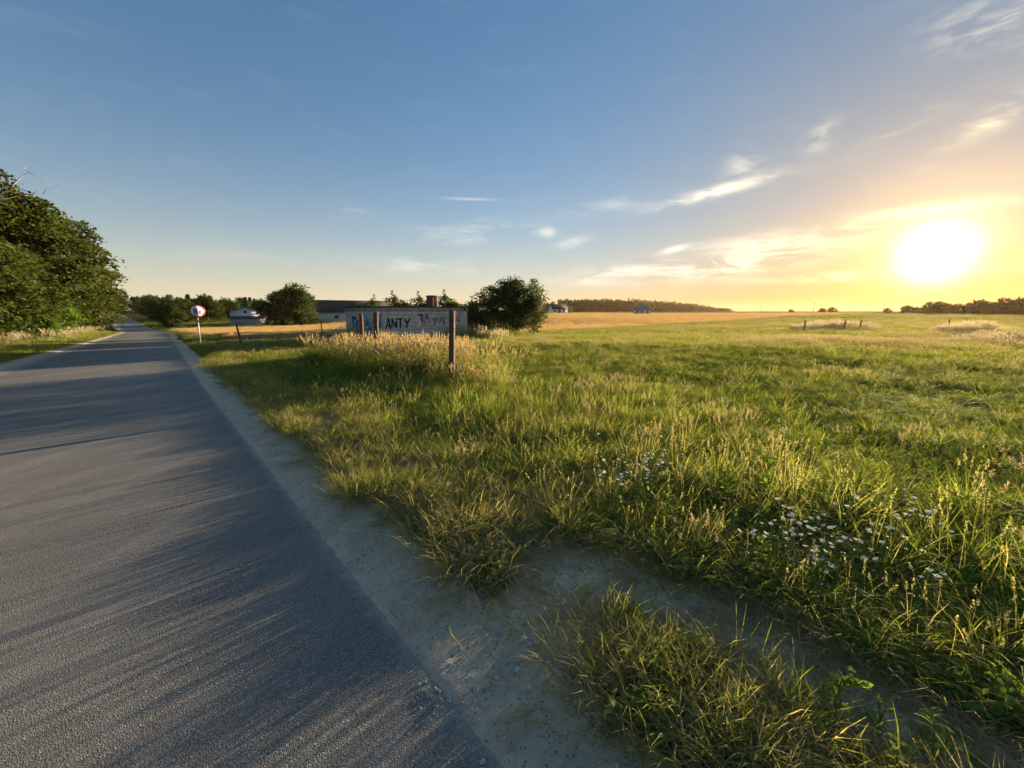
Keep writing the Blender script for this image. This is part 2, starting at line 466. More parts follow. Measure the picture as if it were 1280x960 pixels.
def block_mat():
    t = NT('grey concrete block'); v = t.coord(); p = t.pos()
    oi = t.N.new('ShaderNodeObjectInfo').outputs['Random']
    k = t.noise(4, 6, .65, p); fine = t.noise(40, 4, .7, p)
    c = t.mix(oi, (.45, .40, .34), (.58, .52, .45))
    c = t.mix(t.math('MULTIPLY', t.ramp(k, .45, .75), .5), c, (.26, .245, .22))
    c = t.mix(t.math('MULTIPLY', fine, .3), c, (.6, .58, .55))
    return t.end(t.bsdf(c, .95, t.bump(fine, .4, .01), .15))
M['block'] = block_mat()

def ground_mat():
    t = NT('soil and meadow ground'); p = t.pos()
    c = t.attr('col')
    big = t.noise(.35, 5, .6, p); mid = t.noise(5, 6, .65, p); fine = t.noise(45, 5, .7, p)
    grain = t.vor(160, p)
    peb = t.vor(38, p, 'Color'); pd = t.vor(38, p)
    k = t.math('ADD', t.math('MULTIPLY', mid, .6), t.math('MULTIPLY', fine, .4))
    cc = t.mix(t.ramp(k, .3, .7), t.mix(1.0, c, (.78, .78, .78), 'MULTIPLY'), t.mix(1.0, c, (1.3, 1.28, 1.25), 'MULTIPLY'))
    sp = t.math('MULTIPLY', t.ramp(t.sepc(peb)[0], .86, .9), t.ramp(pd, .45, .25))
    cc = t.mix(t.math('MULTIPLY', sp, .35), cc, (.40, .37, .33))
    sp2 = t.ramp(t.sepc(peb)[1], .88, .93)
    cc = t.mix(t.math('MULTIPLY', t.math('MULTIPLY', sp2, t.ramp(pd, .5, .25)), .5), cc, (.06, .05, .045))
    cc = t.mix(t.math('MULTIPLY', t.ramp(big, .4, .7), .3), cc, t.mix(1.0, c, (.75, .72, .66), 'MULTIPLY'))
    dirt = t.noise(15, 8, .78, p, 1.0)
    cc = t.mix(t.math('MULTIPLY', t.ramp(dirt, .52, .68), .55), cc, t.mix(1.0, c, (.52, .47, .41), 'MULTIPLY'))
    b = t.bump(mid, .8, .06); b = t.bump(dirt, .6, .03, b); b = t.bump(fine, .7, .014, b); b = t.bump(grain, .35, .004, b)
    return t.end(t.bsdf(cc, 1.0, b, 0.0))
M['ground'] = ground_mat()

def shoulder_mat():
    t = NT('grey road sand'); p = t.pos()
    mid = t.noise(3.5, 6, .65, p); fine = t.noise(60, 5, .75, p); gr = t.vor(210, p); pb = t.vor(70, p, 'Color'); pdist = t.vor(70, p)
    c = t.mix(t.ramp(mid, .3, .7), (.48, .37, .25), (.66, .52, .365))
    cl = t.noise(22, 6, .75, p, .8); c = t.mix(t.math('MULTIPLY', t.ramp(cl, .5, .7), .5), c, (.27, .20, .13))
    c = t.mix(t.ramp(fine, .45, .75), c, (.62, .5, .37))
    c = t.mix(t.math('MULTIPLY', t.ramp(gr, .5, .1), .4), c, (.20, .155, .11))
    sp = t.math('MULTIPLY', t.ramp(t.sepc(pb)[0], .90, .94), t.ramp(pdist, .5, .2))
    c = t.mix(t.math('MULTIPLY', sp, .85), c, (.78, .70, .58))
    sp2 = t.math('MULTIPLY', t.ramp(t.sepc(pb)[1], .88, .92), t.ramp(pdist, .5, .2)); c = t.mix(t.math('MULTIPLY', sp2, .8), c, (.12, .09, .065))
    b = t.bump(mid, .5, .04); b = t.bump(cl, .8, .015, b); b = t.bump(fine, .8, .008, b); b = t.bump(gr, .4, .004, b)
    return t.end(t.bsdf(c, .95, b, .12))
M['shoulder'] = shoulder_mat()

def asphalt_mat():
    t = NT('worn asphalt'); p = t.pos()
    lat = t.attr('lat', 'GEOMETRY', 'Fac'); across = t.attr('across', 'GEOMETRY', 'Fac')
    st = t.vor(190, p); stc = t.sepc(t.vor(190, p, 'Color'))
    fine = t.noise(150, 4, .75, p); mid = t.noise(1.1, 5, .6, p); blot = t.noise(6, 6, .7, p)
    mp = t.N.new('ShaderNodeMapping'); t.L.new(p, mp.inputs[0]); mp.inputs['Rotation'].default_value = (0, 0, R(-43)); mp.inputs['Scale'].default_value = (2.6, .05, 1)
    lane = t.noise(1.0, 5, .6, mp.outputs[0])
    c = t.mix(stc[0], (.185, .160, .130), (.29, .255, .212))
    c = t.mix(t.ramp(st, .40, .62), c, (.125, .108, .088))
    c = t.mix(t.math('MULTIPLY', t.ramp(stc[1], .955, .975), .8), c, (.42, .39, .35))
    c = t.mix(t.math('MULTIPLY', t.ramp(stc[2], .95, .97), .7), c, (.055, .05, .046))
    c = t.mix(t.math('MULTIPLY', t.ramp(mid, .45, .75), .35), c, (.29, .255, .21))
    c = t.mix(t.math('MULTIPLY', t.ramp(blot, .55, .72), .3), c, (.155, .135, .112))
    c = t.mix(t.math('MULTIPLY', t.ramp(lane, .45, .68), .38), c, (.32, .28, .23))
    # two worn wheel paths, a little darker and smoother
    w1 = t.ramp(t.math('ABSOLUTE', t.math('SUBTRACT', across, .27)), .11, .02); w2 = t.ramp(t.math('ABSOLUTE', t.math('SUBTRACT', across, .70)), .11, .02)
    wp = t.math('MULTIPLY', t.math('MAXIMUM', w1, w2), t.ramp(t.noise(.8, 3, .5, p), .25, .65))
    c = t.mix(t.math('MULTIPLY', wp, .28), c, (.165, .145, .12))
    dn = t.math('ADD', lat, t.math('MULTIPLY', t.math('SUBTRACT', t.noise(14, 6, .75, p), .5), 1.1))
    c = t.mix(t.math('MULTIPLY', t.ramp(dn, .25, .95), .85), c, (.46, .38, .285))
    b = t.bump(st, .55, .003); b = t.bump(fine, .5, .002, b); b = t.bump(mid, .15, .02, b)
    return t.end(t.bsdf(c, t.math('SUBTRACT', .78, t.math('MULTIPLY', wp, .1)), b, .4))
M['asphalt'] = asphalt_mat()

# ------------------------------------------------------------------ plan of the land (masks in metres)
def bare_track(s, l):
    """bare wheel track beside the road: 1 where sand shows"""
    n = (fbm(s, l, .5, 51) - .5) * .5
    track = sstep(1.64, 1.80, l + n * .5) * (1 - sstep(2.02, 2.20, l + n * .7)) * (1 - sstep(1.4, 2.0, s + n))
    gap = sstep(.72, 1.0, s + n) * (1 - sstep(1.35, 1.7, s + n * 1.2)) * (1 - sstep(1.95, 2.2, l + n))
    patch = sstep(.66, .8, fbm(s, l, .9, 53)) * sstep(1.1, 1.3, l) * (1 - sstep(1.9, 2.3, l)) * .9
    return np.clip(np.maximum(np.maximum(track, gap), patch), 0, 1)

def shoulder_mask(s, l):
    e = l - road_right(s)
    w = np.interp(s, [-10, 0, 3, 10, 30, 80], [.5, .46, .42, .36, .42, .5]) + (fbm(s, l, .7, 55) - .5) * .34
    return 1 - sstep(w - .06, w + .06, e)

_fe = np.array([hit(*q) for q in ((226, 417), (262, 420), (300, 425), (360, 424), (420, 421), (445, 418))])
def field_mask(x, y):
    """ripe grain / stubble: 1 inside"""
    s, l = to_sl(x, y)
    o = np.argsort(_fe[:, 0])
    near = np.interp(x, np.r_[-80, _fe[o, 0], -9], np.r_[_fe[o[0], 1] + (-80 - _fe[o[0], 0]) * -1.07, _fe[o, 1], 34])
    a = sstep(-.6, .6, y - near + (fbm(x, y, 3, 61) - .5) * 1.2) * (1 - sstep(-5, -2.5, x)) * sstep(1.4, 2.0, l - road_right(s)) * (1 - sstep(98, 104, s))
    nb = np.interp(x, [-6, -3, 3.5, 16, 72, 300], [36, 36.5, 38, 51, 104, 300])
    b = sstep(-.5, .7, y - nb + (fbm(x, y, 4, 62) - .5) * 1.6) * sstep(-5, -2.5, x)
    return np.clip(np.maximum(a, b), 0, 1)

def dry_map(x, y):
    r = np.hypot(x, y); az = np.degrees(np.arctan2(x, y))
    d = .10 + .24 * sstep(.42, .78, fbm(x, y, 5.5, 71)) + .22 * sstep(10, 45, az) * sstep(7, 26, r)
    return np.clip(d, 0, 1)

# ------------------------------------------------------------------ ground
def build_ground():
    azs = np.radians(np.concatenate([np.arange(-66, 70, .42), np.arange(70, 294, 3.0)]))
    rs = [0.0, .25]
    while rs[-1] < 1500: rs.append(rs[-1] * (1.018 if rs[-1] < 60 else 1.035))
    rs = np.array(rs[1:])
    A, B = np.meshgrid(azs, rs)
    X = B * np.sin(A); Y = B * np.cos(A)
    s, l = to_sl(X, Y)
    rr, rl = road_right(s), road_left(s)
    z = terrain(X, Y)
    m = 0.05 + B * .02
    onroad = sstep(-m - .22, -.10, rr + .16 - l - m * 0) * sstep(-m - .22, -.10, l - rl + .16)
    tr = bare_track(s, l); sh = shoulder_mask(s, l)
    near = 1 - sstep(12, 40, B)
    bumps = (fbm(X, Y, .35, 3, 4) - .5) * .055 + (fbm(X, Y, .09, 5, 3) - .5) * .03
    verge = sstep(.35, .75, l - rr)
    z = z + near * verge * (bumps + .035 - .02 * tr) + near * (1 - verge) * bumps * .25
    z = z + np.maximum((1 - near) * verge * .02, 0)
    z = z - onroad * .16
    # colours of soil and ground cover
    C = np.zeros(X.shape + (3,))
    def lay(mask, c):
        C[:] = C * (1 - mask[..., None]) + np.array(c) * mask[..., None]
    one = np.ones_like(X)
    lay(one, (.085, .088, .030))
    d = dry_map(X, Y)
    lay(sstep(.3, .75, d), (.20, .165, .075))
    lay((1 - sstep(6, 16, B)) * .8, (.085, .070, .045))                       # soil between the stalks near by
    lay(field_mask(X, Y), (.36, .26, .125))
    fs = sstep(140, 260, Y) * sstep(-2, 40, X)
    stripes = (vnoise(np.zeros_like(Y), (Y - .25 * X) / 26.0, 83) > .52)
    lay(fs * stripes * .6, (.22, .20, .085))
    lay(sstep(1.0, 1.2, l - rr) * (1 - sstep(1.2, 1.6, l - rr)) * .6 * near, (.115, .098, .068))
    lay(np.maximum(tr, sh) * (1 - sstep(60, 90, B)), (.74, .56, .37))
    lay((l < rl) * (1 - sstep(0, 3.0, rl - l)) * .5, (.16, .14, .085))
    H, W = X.shape
    v = np.stack([X, Y, z], -1).reshape(-1, 3)
    i = np.arange(H - 1)[:, None] * W; j = np.arange(W)[None, :]; jn = (j + 1) % W
    q = np.stack([i + j, i + W + j, i + W + jn, i + jn], -1).reshape(-1, 4)[:, ::-1]
    v = np.vstack([v, [0, 0, float(terrain(0., 0.)) - .16]]); k = len(v) - 1
    jj = np.arange(W)
    t = np.stack([np.full(W, k), jj, (jj + 1) % W], -1)[:, ::-1]
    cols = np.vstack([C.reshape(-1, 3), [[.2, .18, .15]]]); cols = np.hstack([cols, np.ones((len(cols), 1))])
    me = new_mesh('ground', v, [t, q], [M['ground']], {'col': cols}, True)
    link('ground', me, kind='structure')
build_ground()

def s_samples(a, b, fine, k):
    o = [a]
    while o[-1] < b: o.append(o[-1] + max(fine, abs(o[-1]) * k))
    return np.array(o)

def strip(name, mat, sv, lf, zf, cols, kind='structure', lat=None, label=None):
    S = np.repeat(sv[:, None], cols, 1); T = np.repeat(np.linspace(0, 1, cols)[None, :], len(sv), 0)
    Lq = lf(S, T); X, Y = to_xy(S, Lq)
    Z = terrain(X, Y) + zf(S, T, Lq)
    H, W = S.shape
    i = np.arange(H - 1)[:, None] * W; j = np.arange(W - 1)[None, :]
    q = np.stack([i + j, i + j + 1, i + W + j + 1, i + W + j], -1).reshape(-1, 4)
    at = {'lat': lat(S, T, Lq).ravel(), 'across': T.ravel()} if lat is not None else None
    return link(name, new_mesh(name, np.stack([X, Y, Z], -1).reshape(-1, 3), [q], [mat], at, True), kind=kind)

sv = s_samples(-30, 420, .25, .02)
ROADW = 4.75
strip('road', M['asphalt'], sv, lambda S, T: road_left(S) + T * (road_right(S) - road_left(S) + .04) - .02,
      lambda S, T, L_: .012 * (1 - (2 * T - 1) ** 2), 31,
      lat=lambda S, T, L_: np.maximum(sstep(.965, 1.0, T) * .75, 1 - sstep(0, .2, T)) * .9 + .08 * sstep(.6, 1, T))
sv2 = s_samples(-14, 420, .022, .010)
strip('sandy_shoulder', M['shoulder'], sv2,
      lambda S, T: road_right(S) - .045 + T * .63,
      lambda S, T, L_: -.007 + .014 * sstep(.0, .12, T) - .05 * sstep(.70, 1, T) + ((fbm(S, L_, .045, 93, 4) - .5) * .008 + (fbm(S, L_, .6, 94, 3) - .5) * .004), 34)
strip('gravel_shoulder', M['shoulder'], s_samples(-5, 420, .15, .015),
      lambda S, T: road_left(S) + .05 - T * (.75 + .3 * (fbm(S, S * 0, 2.5, 97) - .5)) + (1 - T) * ((fbm(S, S * 0, .5, 95) - .5) * .3),
      lambda S, T, L_: .006 + .03 * sstep(0, .3, T) - .06 * sstep(.75, 1, T), 9)

# ------------------------------------------------------------------ grass: clump kinds and scattering
def blade(mb, r, base, ang, h, w, lean, curl, rnd, segs=3, twist=0.0):
    """one tapered bent blade"""
    t = np.linspace(0, 1, segs + 1)
    dx, dy = math.cos(ang), math.sin(ang)
    out = h * (lean * t + curl * t ** 2.2)
    up = h * np.sqrt(np.clip(1 - (0.75 * (lean * t + curl * t ** 2.2)) ** 2, .05, 1)) * t
    up = up - h * max(0, curl - .45) * t ** 3 * .8
    c = np.stack([base[0] + dx * out, base[1] + dy * out, up], -1)
    wa = ang + math.pi / 2 + twist
    wx = np.array([math.cos(wa), math.sin(wa), 0.0])
    ww = w * np.array([.75, 1.0, .8, 0])[:segs + 1] if segs == 3 else w * (1 - t ** 2)
    v = []
    for i in range(segs): v += [c[i] - wx * ww[i] / 2, c[i] + wx * ww[i] / 2]
    v.append(c[segs])
    q = [(2 * i, 2 * i + 1, 2 * i + 3, 2 * i + 2) for i in range(segs - 1)]
    k = 2 * (segs - 1)
    a = [(rnd, t[i // 2], 0, 1) for i in range(2 * segs)] + [(rnd, 1, 0, 1)]
    mb.add(v, t=[(k, k + 1, k + 2)], q=q, a=a)
    return c

def seedhead(mb, r, c0, dirv, length, wid, n, rnd, spread=.5):
    """a spike or loose panicle of small scales"""
    d = np.array(dirv) / np.linalg.norm(dirv)
    for i in range(n):
        f = (i + r.random()) / n
        p = np.array(c0) + d * length * f
        an = r.random() * 6.283; rad = wid * (1 - .75 * abs(f - .35) / .65)
        o = np.array([math.cos(an), math.sin(an), .1]) * rad
        tip = p + o + d * length * (.10 + .08 * r.random())
        sd_ = np.cross(o, d); sd_ = sd_ / (np.linalg.norm(sd_) + 1e-9) * wid * spread
        mid = p + o * .55
        mb.add([p, mid - sd_, tip, mid + sd_], q=[(0, 1, 2, 3)], a=[(rnd, 1, 1, 1)] * 4)

def leafquad(mb, base, direction, length, width, rnd, head=0.0, droop=.2, fold=.15):
    d = np.array(direction, float); d /= np.linalg.norm(d) + 1e-9
    sd_ = np.cross(d, (0, 0, 1.0)); sd_ /= np.linalg.norm(sd_) + 1e-9
    up = np.cross(sd_, d)
    b = np.array(base, float)
    p1 = b + d * length * .45 + up * width * fold; p2 = b + d * length - np.array([0, 0, droop * length])
    mb.add([b, p1 - sd_ * width / 2 + up * width * fold, p2, p1 + sd_ * width / 2 + up * width * fold, p1 - up * width * fold * .6],
           t=[(0, 4, 1), (1, 4, 2), (0, 3, 4), (4, 3, 2)], a=[(rnd, .5, head, 1)] * 5)

def clump(kind, seed):
    r = np.random.default_rng(seed); mb = MB()
    U = lambda a, b: a + (b - a) * r.random()
    def tuft(n, rad, h0, h1, w0, w1, l0, l1, c0, c1, segs=3):
        for i in range(n):
            a0 = U(0, 6.283); rr_ = rad * math.sqrt(r.random())
            ang = a0 + U(-1.2, 1.2)
            blade(mb, r, (rr_ * math.cos(a0), rr_ * math.sin(a0)), ang, U(h0, h1), U(w0, w1), U(l0, l1), U(c0, c1), r.random(), segs, U(-1.5, 1.5))
    def stalk(h, w, rad, head, wid, n, lean=.12, spread=.5):
        a0 = U(0, 6.283); rr_ = rad * math.sqrt(r.random()); rn = r.random()
        ang = U(0, 6.283)
        c = blade(mb, r, (rr_ * math.cos(a0), rr_ * math.sin(a0)), ang, h, w, U(0, lean), U(0, .12), .6 + .4 * rn, 3, U(-1.5, 1.5))
        seedhead(mb, r, c[2] * .35 + c[3] * .65, (c[3] - c[2]) + np.array([0, 0, .02]), head, wid, n, rn, spread)
    if kind == 'short':
        tuft(44, .13, .05, .17, .003, .0055, .15, .8, .1, .6)
    elif kind == 'mid':
        tuft(54, .14, .12, .38, .003, .0055, .05, .6, .15, .8)
    elif kind == 'tall':
        tuft(38, .14, .28, .62, .004, .0075, .02, .4, .15, .7)
        for i in range(4): stalk(U(.5, .78), .003, .1, U(.08, .14), .012, 10)
    elif kind == 'golden':
        tuft(16, .14, .3, .75, .004, .007, .02, .35, .1, .5)
        for i in range(9): stalk(U(.75, 1.1), .004, .12, U(.13, .22), .016, 26, .14)
    elif kind == 'panicle':
        tuft(14, .12, .15, .35, .003, .005, .05, .4, .1, .6)
        for i in range(9): stalk(U(.38, .62), .002, .12, U(.10, .17), .028, 18, .3, .12)
    elif kind == 'leafy':
        for k in range(3):
            bx, by = U(-.09, .09), U(-.09, .09); h = U(.14, .34); rn = r.random()
            blade(mb, r, (bx, by), U(0, 6.3), h, .004, .05, .05, rn)
            for i in range(12):
                f = (i + 1) / 12; an = i * 2.4 + U(-.4, .4)
                ln = U(.05, .095) * (1.15 - .5 * f)
                leafquad(mb, (bx, by, h * f), (math.cos(an), math.sin(an), U(.1, .7)), ln, ln * U(.32, .5), U(.2, 1) * .7 + .3 * rn, 0, .25)
    elif kind == 'litter':
        for i in range(26):
            a0 = U(0, 6.283); p = np.array([U(-.2, .2), U(-.2, .2), U(.004, .03)]); L_ = U(.05, .24)
            d = np.array([math.cos(a0), math.sin(a0), U(-.04, .12)]) * L_; w = np.array([-math.sin(a0), math.cos(a0), U(-.5, .5)]) * .002
            m_ = p + d * .5 + np.array([U(-.02, .02), U(-.02, .02), U(0, .02)])
            mb.add([p - w, p + w, m_ + w, m_ - w, p + d], q=[(0, 1, 2, 3)], t=[(3, 2, 4)], a=[(.85 + .15 * r.random(), .5, .0, 1)] * 5)
    elif kind == 'grit':
        for i in range(16):
            c = np.array([U(-.12, .12), U(-.12, .12), .001]); d = .0013 + .0085 * r.random() ** 5; a0 = U(0, 6.3); m_ = 6
            ring = [c + d * U(.8, 1.2) * np.array([math.cos(a0 + j * 1.047), math.sin(a0 + j * 1.047), -.2]) for j in range(m_)]
            top = [c + d * .6 * U(.8, 1.2) * np.array([math.cos(a0 + j * 1.047), math.sin(a0 + j * 1.047), U(.7, 1.1)]) for j in range(m_)]
            mb.add(ring + top, q=[(j, (j + 1) % m_, m_ + (j + 1) % m_, m_ + j) for j in range(m_)] + [(m_, m_ + 1, m_ + 2, m_ + 3), (m_, m_ + 3, m_ + 4, m_ + 5)], a=[(r.random(), .5, 0, 1)] * (2 * m_))
    elif kind == 'far':
        tuft(80, .42, .12, .34, .009, .016, .05, .5, .1, .6, 3)
    elif kind == 'farhead':
        tuft(34, .4, .12, .30, .008, .014, .05, .5, .1, .6, 3)
        for i in range(22): stalk(U(.3, .5), .004, .4, U(.07, .13), .022, 8, .3, .35)
    elif kind == 'farstand':
        tuft(26, .35, .3, .7, .012, .02, .02, .3, .1, .5, 3)
        for i in range(24): stalk(U(.55, 1.15), .007, .38, U(.18, .32), .045, 10, .2, .5)
    elif kind == 'grain':
        for i in range(46):
            a0, a1 = U(-.5, .5), U(-.5, .5)
            c = blade(mb, r, (a0, a1), U(0, 6.3), U(.3, .46), U(.012, .02), U(0, .2), U(0, .2), r.random(), 3, U(-1.5, 1.5))
            if r.random() < .6: seedhead(mb, r, c[2], (c[3] - c[2]) + np.array([0, 0, .02]), .12, .02, 4, r.random(), .7)
    mat = {'grit': 'grit', 'golden': 'golden', 'farstand': 'pale_heads', 'panicle': 'golden', 'farhead': 'golden', 'leafy': 'weed', 'grain': 'grain'}.get(kind, 'grass')
    return mb.mesh(kind + ' clump', [M[mat]])

KINDS = ['far', 'farhead', 'farstand', 'golden', 'grain', 'grit', 'leafy', 'litter', 'mid', 'panicle', 'short', 'tall']
NV = 5
grass_col = bpy.data.collections.new('grass clump kinds')
IDX = {}
_names = sorted('%s_clump_%d' % (k, i) for k in KINDS for i in range(NV))
for k in KINDS:
    for i in range(NV):
        nm = '%s_clump_%d' % (k, i)
        o = bpy.data.objects.new(nm, clump(k, 1000 + _names.index(nm)))
        grass_col.objects.link(o)
        IDX[(k, i)] = _names.index(nm)

def scatter_nodes():
    g = bpy.data.node_groups.new('scatter clumps', 'GeometryNodeTree')
    g.interface.new_socket('Geometry', in_out='INPUT', socket_type='NodeSocketGeometry')
    g.interface.new_socket('Geometry', in_out='OUTPUT', socket_type='NodeSocketGeometry')
    N, L = g.nodes, g.links
    gi, go = N.new('NodeGroupInput'), N.new('NodeGroupOutput')
    ci = N.new('GeometryNodeCollectionInfo'); ci.inputs['Collection'].default_value = grass_col
    ci.inputs['Separate Children'].default_value = True; ci.inputs['Reset Children'].default_value = True
    ip = N.new('GeometryNodeInstanceOnPoints'); ip.inputs['Pick Instance'].default_value = True
    def na(name, typ):
        n = N.new('GeometryNodeInputNamedAttribute'); n.data_type = typ; n.inputs['Name'].default_value = name
        return n.outputs['Attribute']
    L.new(gi.outputs[0], ip.inputs['Points']); L.new(ci.outputs[0], ip.inputs['Instance'])
    L.new(na('idx', 'INT'), ip.inputs['Instance Index'])
    e2r = N.new('FunctionNodeEulerToRotation'); L.new(na('rot', 'FLOAT_VECTOR'), e2r.inputs[0])
    L.new(e2r.outputs[0], ip.inputs['Rotation']); L.new(na('scl', 'FLOAT_VECTOR'), ip.inputs['Scale'])
    L.new(ip.outputs[0], go.inputs[0])
    return g
SCATTER = scatter_nodes()

def ground_z(x, y):
    """top of the ground sheet"""
    s, l = to_sl(x, y); B = np.hypot(x, y)
    near = 1 - sstep(12, 40, B); rr = road_right(s)
    verge = sstep(.35, .75, l - rr)
    bumps = (fbm(x, y, .35, 3, 4) - .5) * .055 + (fbm(x, y, .09, 5, 3) - .5) * .03
    return terrain(x, y) + near * verge * (bumps + .035 - .02 * bare_track(s, l)) + near * (1 - verge) * bumps * .25

class Scatter:
    def __init__(s): s.d = {}
    def add(s, layer, kind, x, y, h, tint, wide=None, tilt=.12):
        n = len(x)
        if n == 0: return
        kind = np.asarray(kind); var = rng.integers(0, NV, n)
        idx = np.array([IDX[(k, v)] for k, v in zip(kind, var)], np.int32)
        h = np.asarray(h, float); w = h if wide is None else np.asarray(wide, float)
        z = ground_z(x, y) - .008
        rot = np.stack([rng.normal(0, tilt, n), rng.normal(0, tilt, n), rng.uniform(0, 6.283, n)], -1)
        s.d.setdefault(layer, []).append((np.stack([x, y, z], -1), idx, rot, np.stack([w, w, h], -1), np.broadcast_to(np.asarray(tint, float), (n,))))
    def build(s, layer, name, label, cat):
        L_ = s.d[layer]
        v = np.vstack([a[0] for a in L_])
        me = new_mesh(name, v, [], [], {'idx': np.concatenate([a[1] for a in L_]), 'rot': np.vstack([a[2] for a in L_]),
                                         'scl': np.vstack([a[3] for a in L_]), 'tint': np.concatenate([a[4] for a in L_])})
        o = link(name, me, kind='stuff', label=label, cat=cat)
        m = o.modifiers.new('scatter', 'NODES'); m.node_group = SCATTER
        print(name, len(v))
        return o
SC = Scatter()

def polar_points(r0, r1, dens, a0=-62.0, a1=64.0):
    n = int(dens * .5 * R(a1 - a0) * (r1 * r1 - r0 * r0))
    r = np.sqrt(rng.uniform(r0 * r0, r1 * r1, n)); a = np.radians(rng.uniform(a0, a1, n))
    return r * np.sin(a), r * np.cos(a)

POST_C = (-1.33, 8.7)
def stand_mask(x, y):
    """the tall golden weeds round the old posts"""
    n = (fbm(x, y, 1.3, 41) - .5)
    def e(cx, cy, a, b, rot):
        c, q = math.cos(rot), math.sin(rot); dx, dy = x - cx, y - cy
        u, v = (dx * c + dy * q) / a, (-dx * q + dy * c) / b
        return 1 - sstep(.55, 1.1, u * u + v * v + n * 1.1)
    m = e(-2.0, 10.4, 2.2, 1.3, -.3)
    m = np.maximum(m, e(-1.1, 9.0, 1.3, .8, -.2) * .7)
    m = np.maximum(m, e(-4.9, 13.4, 2.6, 1.6, -.6))
    m = np.maximum(m, e(-3.6, 11.4, 1.8, 1.3, -.6) * .7)
    return np.clip(m, 0, 1)

